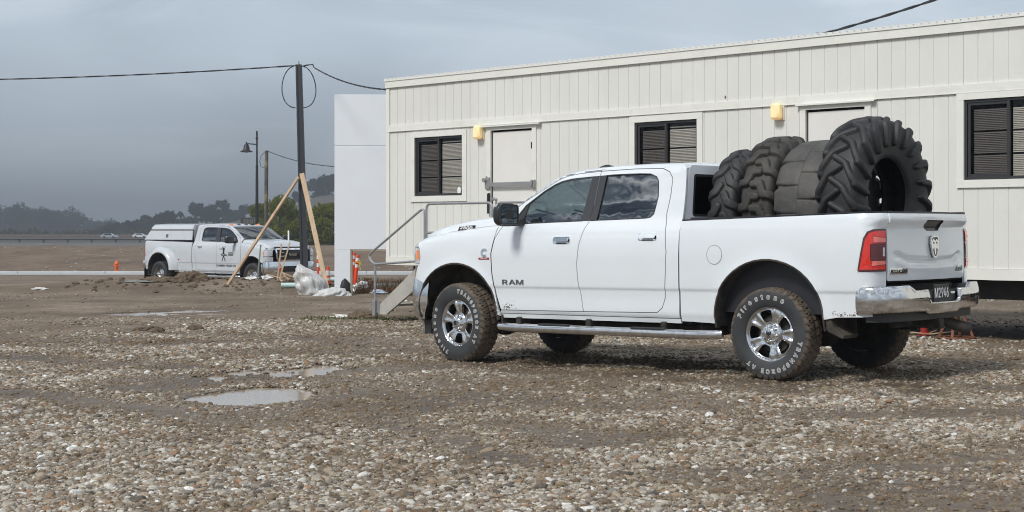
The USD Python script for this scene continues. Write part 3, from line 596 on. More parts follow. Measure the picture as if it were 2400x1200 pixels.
for x in (11.3, 12.3):
    w_ = thing('trailer_wheel', parent=office, loc=(x + 1.6, 0.45, 0.33))
    put('tyre', lathe([(0.19, -0.09), (0.24, -0.10), (0.30, -0.10), (0.34, -0.075), (0.345, 0.0), (0.34, 0.075), (0.30, 0.10), (0.24, 0.10), (0.19, 0.09), (0.19, -0.09)], 28, 'y'), M['clean_tyre'], w_, smooth=40)
    put('rim', lathe([(0, -0.05), (0.15, -0.04), (0.19, -0.085), (0.19, 0.085), (0.15, 0.04), (0, 0.05)], 20, 'y'), M['frame_steel'], w_, smooth=40)

def W2(t, off, z): return (TRX0 + t * TRD[0] - off * TRE[0], TRY0 + t * TRD[1] - off * TRE[1], z)
# rusty pier stands and a jack under the trailer
def pier(t, off, label, mat='rust'):
    q = W2(t, off, 0); s = thing('pier_stand', label, 'jack stand', (q[0], q[1], float(zg(*q[:2], fine=False)) + 0.01), -TRA, group='rusty steel stands propping up the trailer')
    top = (0, 0, 0.50)
    for a in (0.3, 1.87, 3.44, 5.01): put('leg', bar((0.21 * math.cos(a), 0.21 * math.sin(a), 0.02), (0.035 * math.cos(a), 0.035 * math.sin(a), 0.42), 0.032, 0.032), M[mat], s)
    put('base_ring', tube([(0.23 * math.cos(a), 0.23 * math.sin(a), 0.012) for a in np.linspace(0, 2 * math.pi, 25)], 0.014, 6), M[mat], s)
    put('screw_post', [tube([(0, 0, 0.36), (0, 0, 0.60)], 0.026, 10), box(-0.08, 0.08, -0.08, 0.08, 0.60, 0.615)], M[mat], s)
for t, o, lb in ((10.6, -0.33, 'rusty four-legged stand propping up the trailer just right of the rear bumper'), (14.0, -0.33, 'rusty four-legged stand propping up the trailer near its far right end'), (5.2, -0.33, 'rusty four-legged stand propping up the trailer behind the cab')): pier(t, o, lb)
q = W2(10.05, -0.5, 0); jk = thing('bottle_jack', 'small red jack with a pale handle lying under the trailer', 'jack', (q[0], q[1], float(zg(q[0], q[1])) + 0.0), 0.3)
put('body', [lathe([(0, 0), (0.075, 0), (0.075, 0.03), (0.05, 0.05), (0.05, 0.20), (0.03, 0.22), (0, 0.22)], 14)], M['red_jack'], jk, smooth=40)
put('handle', tube([(0.03, 0, 0.20), (0.16, -0.05, 0.48)], 0.022, 8), M['blue_litter'], jk)
put('ram', tube([(0, 0, 0.2), (0, 0, 0.3)], 0.022, 10), M['galvanised'], jk)
q = W2(9.9, -0.2, 0)
tag(put('loose_cable', tube([(q[0] + 0.5 * math.sin(k * 0.7) - 0.3 + 0.12 * k, q[1] - 0.15 * math.cos(k), float(zg(q[0] + 0.1 * k, q[1])) + 0.03 + 0.04 * (k % 2)) for k in range(10)], 0.008, 6), M['lumber']), 'thin tan cord lying in loops under the trailer', 'cord')
for t, o, sx in ((12.0, -1.6, 0.16), (11.0, -2.9, 0.12)):
    q = W2(t, o, 0); v = trimesh.creation.icosphere(subdivisions=2); v.vertices = v.vertices * [sx, 0.09, 0.06] * (1 + 0.7 * (meshkit.noise(v.vertices * 3 + t, 4)[:, None] - 0.5))
    v.apply_translation((q[0], q[1], float(zg(q[0], q[1])) + 0.05))
    tag(put('litter', v, M['white_litter']), 'white scrap lying on the ground beyond the trailer' if t > 11.5 else 'white scrap lying deep under the trailer', 'litter')

# steps and landing with galvanised pipe rails, in front of the first door
st = thing('entry_stairs', 'beige entry steps with grey pipe handrails leading up to the first door', 'stairs', (TRX0, TRY0, 0), -TRA)
gz0 = -0.02
def pipe(*pts, r=0.019, rad=0.10): return tube(arc_path(pts, rad), r, 8)
for off in (1.25, 0.12):
    y = -off
    put('stringer', plate(P((1.30, 0.0), (1.48, 0.0), (2.52, 0.62), (2.52, 0.86), (2.36, 0.86), (1.30, 0.14)), lambda x, z, o: np.c_[x, y - 0.02 + o, z], 0.04), M['stringer_paint'], st)
    if off < 1: continue
    put('rail_post', [tube([(1.22, y - 0.03, 0.0), (1.22, y - 0.03, 0.80)], 0.019, 8)], M['galvanised'], st)
    put('post_sleeve', [rbox(1.185, 1.255, y - 0.065, y + 0.005, -0.03, 0.22, 0.004), box(1.26, 1.32, y - 0.03, y, 0.02, 0.2)], M['grey_steel'], st)
    put('handrail', [pipe((2.42, y - 0.03, 0.86), (2.42, y - 0.03, 1.70), (1.04, y - 0.03, 0.93), (1.18, y - 0.03, 0.79), (2.36, y - 0.03, 0.865), rad=0.13)], M['galvanised'], st)
for k in range(5):
    x = 1.42 + 0.22 * k; z = 0.17 * (k + 1)
    put('tread', rbox(x, x + 0.26, -1.23, -0.14, z - 0.035, z, 0.006), M['stringer_paint'], st)
put('landing', [rbox(2.5, 5.1, -1.28, -0.05, 0.80, 0.86, 0.006)], M['stringer_paint'], st)
for x in (2.6, 4.0, 5.0):
    for y in (-1.2, -0.15): put('landing_leg', box(x - 0.04, x + 0.04, y - 0.04, y + 0.04, -0.05, 0.80), M['stringer_paint'], st)
put('guard_rail', [pipe((2.46, -1.28, 0.84), (2.46, -1.28, 1.745), (3.93, -1.28, 1.745), (3.93, -1.28, 0.84)), pipe((2.48, -1.28, 1.30), (3.92, -1.28, 1.30))], M['galvanised'], st)
put('guard_rail', [pipe((4.02, -1.28, 0.84), (4.02, -1.28, 1.745), (5.06, -1.28, 1.745), (5.06, -1.28, 0.84)), pipe((4.04, -1.28, 1.30), (5.05, -1.28, 1.30))], M['galvanised'], st)

# ------------------------------------------------------------------ white board wall, posts, wires
bz = float(zg(-3.8, 34.9, fine=False))
bd = thing('white_board_wall', 'tall plain white board wall standing on a narrow leg beyond the trailer end', 'board wall', (0, 0, 0))
put('panel', rbox(-3.92, 2.2, 34.86, 35.16, 3.19, 4.32, 0.006), M['white_board'], bd)
put('panel', rbox(-3.92, 2.2, 34.862, 35.16, 0.90, 3.186, 0.006), M['white_board'], bd)
put('leg', rbox(-3.92, -3.57, 34.86, 35.16, bz - 0.1, 0.897, 0.006), M['white_board'], bd)
put('leg', rbox(1.5, 2.2, 34.86, 35.16, bz - 0.1, 0.897, 0.006), M['white_board'], bd)
put('edge_strip', [box(-3.569, -3.545, 34.87, 35.15, bz - 0.1, 0.88), box(-3.545, 1.5, 34.87, 35.15, 0.875, 0.899)], M['board_edge'], bd)

pz = float(zg(-4.77, 36.2, fine=False))
pole = thing('utility_post', 'tall dark square post with a loop of cable near its top', 'utility pole', (-4.75, 36.2, 0))
lean = lambda z: np.array([-0.135 * (z - pz) / 5.0, 0, z])
pb = trimesh.convex.convex_hull(np.array([lean(z) + [sx * w, sy * w, 0] for z, w in ((pz - 0.3, 0.085), (5.12, 0.068)) for sx in (-1, 1) for sy in (-1, 1)]))
put('shaft', pb, M['dark_post'], pole)
put('groove_strip', [bar(lean(pz) + [-0.03, -0.089, 0], lean(5.1) + [-0.03, -0.072, 0], 0.012, 0.01)], M['cable'], pole)
lz = 4.55
for s in (-1, 1):
    put('cable_loop', tube([lean(4.60 + 0.48 * math.cos(q)) + [s * (0.03 + 0.355 * math.sin(q) ** 0.8 * (1 - 0.10 * math.cos(q))), -0.09, 0] for q in np.linspace(0.12, 3.05, 26)], 0.012, 6), M['cable'], pole)
put('top_clamp', [tube([lean(5.10), lean(5.20)], 0.016, 8)], M['grey_steel'], pole)
ptop = lean(5.10) + [-4.75, 36.2, 0]
def catenary(a, b, sag, n=40):
    a, b = np.asarray(a, float), np.asarray(b, float); t = np.linspace(0, 1, n)[:, None]
    return a + (b - a) * t - np.array([0, 0, 1.0]) * sag * 4 * t * (1 - t)
def twisted(c, r, n=6):
    t = np.arange(len(c)); w = np.c_[np.zeros(len(c)), np.cos(t * 1.1), np.sin(t * 1.1)] * r * 0.6
    return [tube(c + w, r, n), tube(c - w, r, n)]
tag(put('overhead_cable', twisted(catenary(ptop + [-0.08, 0, 0], (-21.5, 35.0, 4.82), 0.26, 90), 0.012), M['cable']), 'black twisted cable running from the dark post off to the left', 'cable')
c1 = np.vstack([catenary(ptop + [0.08, 0, -0.02], ptop + [0.40, -0.6, -0.04], -0.01, 5), catenary(ptop + [0.44, -0.8, -0.12], (TRX0 - 0.01, TRY0, 3.74), 0.10, 50)])
tag(put('overhead_cable', twisted(c1, 0.011), M['cable']), 'black twisted cable dropping from the dark post to the trailer corner', 'cable')
q = W2(8.35, -0.6, 3.99)
tag(put('overhead_cable', twisted(catenary(q, (8.2, 18.5, 5.35), 0.12, 50), 0.013), M['cable']), 'black twisted cable rising from the trailer roof off the top edge', 'cable')
tag(put('roof_mast', [tube([(q[0], q[1], 3.89), (q[0], q[1], 4.03)], 0.02, 8)], M['grey_steel']), 'short steel mast holding the cable on the trailer roof', 'mast')

# timber braces nailed to the post, stakes
def brace(name, a, b, w, h, lab, cat='brace', mat='lumber', twist=None):
    return tag(put(name, bar(a, b, w, h, twist), M[mat]), lab, cat)
brace('timber_brace', (-4.87, 36.0, 2.53), (-6.73, 37.2, float(zg(-6.73, 37.2)) - 0.05), 0.055, 0.055, 'long pale timber brace leaning left from the dark post')
brace('timber_brace', (-4.80, 36.05, 2.62), (-4.12, 35.4, float(zg(-4.12, 35.4)) - 0.05), 0.105, 0.04, 'broad pale plank leaning right from the dark post', twist=(1, 0, 0.25))
def G0(x, y): return float(zg(x, y))
brace('survey_stake', (-6.17, 38.2, G0(-6.17, 38.2) - 0.1), (-6.08, 38.2, 0.97), 0.035, 0.03, 'thin greenish stake standing by the dually front wheel', 'stake', 'stake_green')
brace('survey_stake', (-5.66, 38.0, G0(-5.66, 38.0) - 0.1), (-5.55, 38.0, 0.99), 0.055, 0.03, 'thicker upright wooden stake in front of the dually grille', 'stake', 'lumber')
brace('survey_stake', (-5.60, 37.8, G0(-5.60, 37.8) - 0.1), (-5.32, 37.8, 1.03), 0.03, 0.03, 'thin slanting wooden stake crossing the dually grille', 'stake', 'lumber')

# crumpled plastic sheet round the foot of the post
def crumple(cx, cy, prof, seed, n=120):
    rows = []; a = np.arange(n) * 2 * math.pi / n
    for i, (r, z) in enumerate(prof):
        k = 1 + 0.45 * (meshkit.noise(np.c_[np.cos(a) * 1.8, np.sin(a) * 1.8, np.full(n, i * 0.30 + seed)], seed) - 0.5) + 0.30 * (0.5 - np.abs(2 * meshkit.noise(np.c_[np.cos(a) * 4.5, np.sin(a) * 4.5, np.full(n, i * 0.22)], seed + 1) - 1)) + 0.05 * (0.5 - np.abs(2 * meshkit.noise(np.c_[np.cos(a) * 11, np.sin(a) * 11, np.full(n, i * 0.5)], seed + 5) - 1))
        rows.append(np.c_[cx + r[0] * k * np.cos(a) + r[2], cy + r[1] * k * np.sin(a), np.full(n, z) + 0.03 * (meshkit.noise(np.c_[np.cos(a) * 3, np.sin(a) * 3, np.full(n, i * 1.0)], seed + 2) - 0.5)])
    V = np.vstack(rows); F = []
    for i in range(len(prof) - 1):
        for k in range(n):
            p, q = i * n + k, i * n + (k + 1) % n; F += [(p, q, q + n), (p, q + n, p + n)]
    return trimesh.Trimesh(V, F, process=False)
bz2 = G0(-4.6, 34.6)
def dense(pr, m=4):
    pr = [tuple(np.ravel(np.r_[r, z])) for r, z in pr]; t = np.arange(len(pr)); q = PchipInterpolator(t, np.array(pr))(np.linspace(0, len(pr) - 1, (len(pr) - 1) * m + 1)); return [((r[0], r[1], r[2]), r[3]) for r in q]
sheet = crumple(-4.44, 34.9, dense([((0.26, 0.16, 0.04), bz2 - 0.05), ((0.30, 0.22, 0.02), bz2 + 0.06), ((0.30, 0.24, -0.02), bz2 + 0.20), ((0.27, 0.23, -0.07), bz2 + 0.36), ((0.20, 0.20, -0.14), bz2 + 0.50), ((0.09, 0.12, -0.22), bz2 + 0.60), ((0.02, 0.03, -0.26), bz2 + 0.68)]), 3)
tail = crumple(-3.95, 34.5, dense([((0.34, 0.20, -0.06), bz2 - 0.03), ((0.32, 0.18, -0.02), bz2 + 0.04), ((0.22, 0.12, 0.06), bz2 + 0.12), ((0.04, 0.03, 0.12), bz2 + 0.18)]), 9)
tail2 = crumple(-3.68, 34.55, dense([((0.16, 0.14, 0), bz2 - 0.02), ((0.13, 0.11, 0), bz2 + 0.05), ((0.03, 0.02, 0.03), bz2 + 0.12)]), 12, 60)
tag(put('plastic_sheet', [sheet, tail, tail2], M['plastic_sheet'], smooth=50), 'crumpled white plastic sheet bunched round the foot of the dark post', 'plastic sheet')
v = trimesh.creation.icosphere(subdivisions=1); v.vertices = v.vertices * [0.12, 0.1, 0.15] * (1 + 0.9 * (meshkit.noise(v.vertices * 2.1 + 3, 5)[:, None] - 0.5)); v.apply_translation((-3.66, 34.6, bz2 + 0.16))
tag(put('black_bag', v, M['black_rubber'], smooth=True), 'small black rubber scrap at the foot of the white wall', 'litter')

def channelizer(x, y, lab):
    z = G0(x, y); c = thing('traffic_cone', lab, 'traffic cone', (x, y, z), scale=0.47)
    put('base', [box(-0.17, 0.17, -0.17, 0.17, 0, 0.05)], M['black_rubber'], c)
    prof = [(0.145, 0.05), (0.132, 0.20), (0.118, 0.36), (0.104, 0.50), (0.088, 0.72), (0.075, 0.80), (0.055, 0.83), (0.05, 0.92), (0.0, 0.93)]
    put('body', lathe([(0.0, 0.05)] + prof, 20), M['orange_plastic'], c, smooth=40)
    for a, b, ra, rb2 in ((0.22, 0.36, 0.132, 0.119), (0.46, 0.71, 0.1105, 0.091)): put('reflective_band', lathe([(ra - 0.004, a), (ra + 0.004, a), (rb2 + 0.004, b), (rb2 - 0.004, b)], 20), M['reflective_white'], c, smooth=40)
    return c

def delineator(x, y, lab, lean, tape, sc_=0.74):
    z = G0(x, y); c = thing('delineator_post', lab, 'traffic post', (x, y, z), roty=lean, scale=sc_)
    put('tube', lathe([(0, 0), (0.045, 0), (0.055, 0.3), (0.055, 1.02), (0.045, 1.05), (0, 1.06)], 16), M['orange_plastic'], c, smooth=40)
    for a, b in ((0.66, 0.76), (0.86, 0.96)): put('reflective_band', lathe([(0.054, a), (0.059, a), (0.059, b), (0.054, b)], 16), M['reflective_white'], c, smooth=40)
    if tape:
        put('caution_tape', [bar((-0.07, -0.06, 0.84), (0.10, -0.06, 0.80), 0.07, 0.02), bar((0.08, -0.07, 0.82), (0.13, -0.08, 0.60), 0.06, 0.015), bar((0.06, -0.06, 0.9), (0.14, -0.05, 0.76), 0.05, 0.015)], M['yellow_tape'], c, label='yellow caution tape tied round the post')
channelizer(-4.31, 37.0, 'orange and white striped cone standing left of the white wall leg')
delineator(-5.85, 47.6, 'far orange post just visible behind the broad plank brace', 0.0, False, (0.65, 0.65, 1.2))
delineator(-3.72, 36.8, 'plain orange post nearest the white wall leg, seen through the opening', 0.05, False)
delineator(-3.62, 36.3, 'leaning orange post tied with yellow tape, seen through the opening', 0.10, True)
def pipe_piece(x, y, L_, rz, lab, r=0.06):
    z = G0(x, y) + r; m = lathe([(r * 0.8, -L_ / 2), (r, -L_ / 2), (r, L_ / 2), (r * 0.8, L_ / 2), (r * 0.8, -L_ / 2)], 14, 'x'); m.apply_transform(trimesh.transformations.rotation_matrix(rz, (0, 0, 1))); m.apply_translation((x, y, z))
    tag(put('plastic_pipe', m, M['mint_pipe'], smooth=40), lab, 'pipe')
pipe_piece(-5.10, 36.6, 0.5, 0.1, 'pale green pipe lying left of the bunched plastic sheet')
pipe_piece(-4.42, 37.6, 0.4, -0.1, 'pale green pipe lying behind the bunched plastic sheet', 0.05)
pipe_piece(-2.78, 35.9, 0.75, 0.1, 'pale green pipe lying in dry brush beside the entry stairs', 0.085)
def litter(x, y, s, mat, lab, seed, cat='litter'):
    v = trimesh.creation.icosphere(subdivisions=2); v.vertices = v.vertices * s * (1 + 1.1 * (meshkit.noise(v.vertices * 2.3 + seed, seed)[:, None] - 0.5)); v.apply_translation((x, y, G0(x, y) + s[2] * 0.5))
    return tag(put('litter', v, M[mat]), lab, cat)
litter(-3.42, 35.8, (0.20, 0.1, 0.13), 'white_litter', 'torn white sheet scrap in the brush below the opening', 1)
litter(-2.95, 35.0, (0.16, 0.1, 0.06), 'blue_litter', 'blue-grey scrap in the brush left of the entry stairs', 2)
litter(-6.35, 38.4, (0.18, 0.10, 0.04), 'white_litter', 'flat pale scrap on the berm by the dually front wheel', 3)
litter(-5.95, 38.4, (0.12, 0.08, 0.06), 'white_litter', 'pale lump on the berm between the two groups of stakes', 4)
litter(-8.9, 37.6, (0.36, 0.10, 0.03), 'weathered_board', 'long greenish grey board on the berm by the dually rear wheel', 5)
litter(-10.9, 36.4, (0.18, 0.10, 0.03), 'white_litter', 'flat white scrap at the far left edge of the dirt', 6)
litter(-2.75, 25.9, (0.20, 0.07, 0.03), 'white_litter', 'small white scrap beside the dirt clod near the stairs', 7)
def broken_wood(x, y, n, lab, seed):
    r = random.Random(seed); ms = []
    for _ in range(n):
        a = r.uniform(0, 3.1); l = r.uniform(0.15, 0.4); z = G0(x, y) + r.uniform(0.03, 0.2); px, py = x + r.uniform(-0.25, 0.25), y + r.uniform(-0.2, 0.2)
        ms.append(bar((px, py, z - 0.06), (px + l * math.cos(a), py + l * math.sin(a) * 0.5, z + r.uniform(-0.02, 0.14)), 0.03, 0.02))
    tag(put('scrap_wood', ms, M['lumber']), lab, 'scrap wood', kind='stuff')
broken_wood(-5.35, 37.4, 8, 'splintered offcuts of wood beside the pale green pipe', 4)
def clod(x, y, s, lab, seed, n=7, cat='dirt clod'):
    r = random.Random(seed); ms = []
    for i in range(n):
        v = trimesh.creation.icosphere(subdivisions=3); f = r.uniform(0.35, 1.0) if i else 1.0
        v.vertices = v.vertices * np.array(s) * f * (1 + 0.9 * (nz(v.vertices * 2.0 + seed * 3 + i, 1.0, seed + i)[:, None] - 0.5) + 0.5 * (nz(v.vertices * 7.0 + i, 1.0, seed)[:, None] - 0.5))
        px, py = x + (r.uniform(-1, 1) * s[0] * 1.1 if i else 0), y + (r.uniform(-1, 1) * s[1] * 1.1 if i else 0); v.apply_translation((px, py, G0(px, py) + s[2] * f * 0.2)); ms.append(v)
    tag(put('dirt_clod', ms, M['dirt_clod'], smooth=60), lab, cat)
clod(-2.45, 25.8, (0.22, 0.14, 0.11), 'dark crumbly clod of earth beside the foot of the entry stairs', 3)
clod(-5.2, 22.6, (0.12, 0.10, 0.06), 'brown clod of mud at the gravel edge, left one of two', 5)
clod(-4.6, 22.9, (0.08, 0.08, 0.07), 'brown clod of mud at the gravel edge, right one of two', 6, 5)
clod(-7.7, 38.2, (0.26, 0.2, 0.20), 'rounded heap of earth in front of the dually side step', 8, 9, 'dirt heap')
clod(-8.35, 38.0, (0.26, 0.2, 0.10), 'low heap of earth left of the bigger heap by the dually', 9, 7, 'dirt heap')
clod(-3.95, 17.6, (0.045, 0.045, 0.04), 'single dark clod lying among the gravel on the left', 12, 2)
# dry brush below the opening
def brush(n, xr, yr, h, mat, lab, seed, name='dry_brush', cat='brush'):
    r = np.random.default_rng(seed); V, F = [], []
    for i in range(n):
        x, y = r.uniform(*xr), r.uniform(*yr); z = G0(x, y) - 0.01; a = r.uniform(0, 6.28); l = h * r.uniform(0.4, 1.1); t = r.uniform(0.2, 0.9); w = 0.006 + 0.008 * r.random()
        b = np.array([x, y, z]); tip = b + [l * t * math.cos(a), l * t * math.sin(a), l]; sd = np.array([-math.sin(a), math.cos(a), 0]) * w; k = len(V)
        V += [b - sd, b + sd, tip + sd * 0.3, tip - sd * 0.3]; F += [(k, k + 1, k + 2), (k, k + 2, k + 3)]
    tag(put(name, trimesh.Trimesh(V, F, process=False), M[mat]), lab, cat, kind='stuff')
rc_ = np.random.default_rng(21); cl_ = []
for _ in range(260):
    cx2, cy2 = rc_.uniform(-10.5, -3.3), rc_.normal(37.6, 0.9); v = trimesh.creation.icosphere(subdivisions=1); v.vertices = v.vertices * (rc_.uniform(0.10, 0.32) ** 3 * 1.6 + 0.008) * np.array([1.3, 1, 0.8]) * (1 + 0.9 * (meshkit.noise(v.vertices * 2 + cx2, 3)[:, None] - 0.5)); v.apply_translation((cx2, cy2, G0(cx2, cy2) + 0.015)); cl_.append(v)
tag(put('earth_crumbs', cl_, M['dirt_clod']), 'dark crumbs and lumps of earth strewn along the berm', 'earth', kind='stuff')
brush(1400, (-3.5, -1.9), (35.2, 36.6), 0.26, 'dry_brush', 'tangled reddish dry brush below the opening in the white wall', 3)
brush(700, (-7.5, -2.5), (34.9, 36.6), 0.035, 'weed', 'thin green weeds along the foot of the dirt berm', 4, 'weeds', 'weeds')
brush(900, (-3.4, -0.6), (25.2, 25.9), 0.05, 'weed', 'low weeds at the foot of the entry stairs', 5, 'weeds', 'weeds')
# ------------------------------------------------------------------ pickups (truck frame: x forward from the rear axle, y left, z up)
_zs = [0.40, 0.49, 0.535, 0.56, 0.60, 0.70, 0.790, 0.812, 0.83, 0.95, 1.10, 1.22, 1.30, 1.36, 1.405, 1.435, 1.455, 1.475, 1.93, 2.2]
_ys = [0.925, 0.950, 0.962, 0.974, 0.978, 0.976, 0.980, 0.990, 0.991, 0.993, 0.993, 0.986, 0.974, 0.957, 0.936, 0.918, 0.906, 0.897, 0.768, 0.69]
CABY = PchipInterpolator(_zs, _ys)
BEDY = PchipInterpolator([0.40, 0.49, 0.535, 0.58, 0.70, 0.790, 0.812, 0.83, 0.95, 1.12, 1.25, 1.34, 1.42, 1.465, 1.495], [0.935, 0.955, 0.966, 0.978, 0.980, 0.984, 0.994, 0.996, 0.998, 0.998, 0.992, 0.982, 0.966, 0.952, 0.932])
ROOF = [(3.235, 1.555), (3.165, 1.600), (2.963, 1.727), (2.735, 1.860), (2.63, 1.911), (2.567, 1.935), (2.457, 1.964), (2.30, 1.984), (2.077, 2.000), (1.813, 2.010), (1.454, 2.013), (1.18, 2.006), (1.105, 2.000), (1.05, 1.985), (1.015, 1.955)]
ROOFL = LineString(ROOF)
_rs = np.array(ROOF)
def seg_d(x, z, pts):
    return seg_dist(np.asarray(x, float), np.asarray(z, float), [tuple(p) for p in pts])
ARF, ARR = (3.80, 0.42), (0.0, 0.42)
def flare(x, z, cx, r0, amp):
    d = np.hypot(x - cx, (z - 0.50)) - r0
    return amp * np.exp(-(np.clip(d, 0, 9) / 0.075) ** 2)
def cab_y(x, z):
    y = CABY(z)
    d = seg_d(x, z, ROOF[:13]); r = 0.085
    k = np.clip((r - d) / r, 0, 1)
    return y - r * 0.9 * (1 - np.sqrt(np.maximum(0, 1 - k * k)))
FTOP = [(4.44, 1.275), (4.25, 1.335), (4.0, 1.375), (3.7, 1.405), (3.4, 1.432), (3.22, 1.445)]
def fender_y(x, z):
    y = CABY(np.minimum(z, 1.36)); d = np.interp(x, [p[0] for p in FTOP[::-1]], [p[1] for p in FTOP[::-1]]) - z
    r = 0.10; k = np.clip((r - d) / r, 0, 1)
    y = y - r * 0.85 * (1 - np.sqrt(np.maximum(0, 1 - k * k)))
    return y + flare(x, z, 3.80, 0.53, 0.016)
def cab_map(a, b, o): return np.c_[a, cab_y(a, b) + o, b]
FC, FRR = 4.33, 0.17         # front corner: arc centre x and radius in plan
def fend_map(a, b, o):
    ph = np.clip((a - FC) / FRR, 0, 1.25); over = np.maximum(a - FC - 1.25 * FRR, 0); y0 = fender_y(a, b)
    x = np.minimum(a, FC) + FRR * np.sin(ph) + over * math.cos(1.25) + o * np.sin(ph); y = y0 - FRR * (1 - np.cos(ph)) - over * math.sin(1.25) + o * np.cos(ph)
    return np.c_[x, y, b]
def bed_map_for(xr):
    RC, RR = xr - 0.88, 0.16
    def f(a, b, o):
        dual = 0.0
        ph = np.clip((RC - a) / RR, 0, 1.35); over = np.maximum(RC - a - 1.35 * RR, 0)
        y0 = BEDY(np.minimum(b, 1.495)) + flare(a, b, xr, 0.57, 0.014)
        x = np.maximum(a, RC) - RR * np.sin(ph) - over * math.cos(1.35) - o * np.sin(ph); y = y0 - RR * (1 - np.cos(ph)) - over * math.sin(1.35) + o * np.cos(ph)
        lip = np.interp(b, [1.30, 1.355, 1.385, 1.41, 1.44, 1.47, 1.50], [0.0, -0.004, 0.004, 0.026, 0.030, 0.024, 0.008]) * np.clip((RC - a) / 0.22, 0, 1) ** 1.5
        return np.c_[x - lip, y, b]
    return f
def arch(cx, top, hw, z0, n=22, zc=0.60):
    pts = [(cx - hw, z0)]
    for t in np.linspace(math.pi, 0, n): pts.append((cx + hw * math.cos(t), zc + (top - zc) * math.sin(t)))
    pts.append((cx + hw, z0)); return Polygon(pts)

# wheels ---------------------------------------------------------------
def tyre_mesh(R=0.42, w=0.1375, rim=0.245, lugs=38, depth=0.011):
    prof = [(-0.108, rim), (-0.125, rim + 0.02), (-0.1375, 0.315), (-0.136, 0.345), (-0.130, 0.372), (-0.124, 0.392), (-0.114, 0.408), (-0.098, 0.415), (-0.075, 0.418), (-0.05, 0.4195), (-0.025, 0.42), (0, 0.42)]
    prof = prof + [(-a, r) for a, r in prof[-2::-1]]
    prof = [(a * w / 0.1375, r + (R - 0.42) * np.clip((r - rim) / 0.17, 0, 1)) for a, r in prof]
    pr = np.array(prof); n = lugs * 10; th = np.arange(n) * 2 * math.pi / n
    A, Rr = pr[:, 0][:, None], pr[:, 1][:, None]
    ph = th[None, :] * lugs / (2 * math.pi); side = np.sign(A)
    sh = np.abs(A) / w
    cell = (ph + 0.5 * (side > 0) + 0.45 * np.sin(A / w * 5.0)) % 1.0
    lug = (np.minimum(cell, 1 - cell) > 0.13).astype(float)
    groove = (np.abs(sh - 0.46) < 0.06) | (np.abs(sh - 0.0) < 0.035)
    tread = Rr > R - 0.032
    d = np.where(tread, depth * (1 - lug * (1 - groove)), 0)
    r2 = Rr - d
    V = np.stack([r2 * np.sin(th), np.broadcast_to(A, r2.shape), r2 * np.cos(th)], -1).reshape(-1, 3); F = []
    m = len(pr); i, k = np.meshgrid(np.arange(m), np.arange(n), indexing='ij'); p = i * n + k; q = i * n + (k + 1) % n; p2 = ((i + 1) % m) * n + k; q2 = ((i + 1) % m) * n + (k + 1) % n
    F = np.vstack([np.stack([p, q, q2], -1).reshape(-1, 3), np.stack([p, q2, p2], -1).reshape(-1, 3)])
    t = trimesh.Trimesh(V, F, process=False)
    if t.volume < 0: t.invert()
    return t
TYRE = tyre_mesh()
def ring_text(s, h, rb, tc, y=0.1365, thick=0.0022, outline=0.0036, poly=None):
    """raised white outlined lettering round the tyre wall; tc in degrees clockwise from the top as seen from outside"""
    p = poly if poly is not None else text_poly(s, h, True)
    p = p.buffer(0.003).difference(p.buffer(0.003 - outline)) if outline else p
    def f(a, b, o):
        th = math.radians(tc) + a / rb; r = rb + b; yy = y - 0.6 * np.maximum(r - 0.345, 0) * 0.35 - 0.5 * np.maximum(0.312 - r, 0) * 0.3
        return np.c_[-r * np.sin(th), yy + o - 0.001, r * np.cos(th)]
    return plate(p.simplify(0.0006), f, thick)
def ring_word(s, h, rb, t0, t1):
    w = [(text_poly(c, h, True).bounds[2] * 2 + 0.006) if c != ' ' else h * 0.7 for c in s]; tot = sum(w); out = []; acc = 0
    for c, q in zip(s, w):
        if c != ' ': out.append(ring_text_low(c, h, rb, t0 + (t1 - t0) * (acc + q / 2) / tot, s))
        acc += q
    return out
def ring_text_low(c, h, rb, t, word):
    p = text_poly(c, h, True); H = p.bounds[3] * 2
    if word == 'Firestone' and c != 'F': p = affinity.translate(p, 0, -(h * 1.06 - H) / 2)
    return ring_text(None, h, rb, t, poly=p)
LET = ring_word('Firestone', 0.041, 0.336, -68, 34) + ring_word('TRANSFORCE AT', 0.036, 0.336, 98, 222)
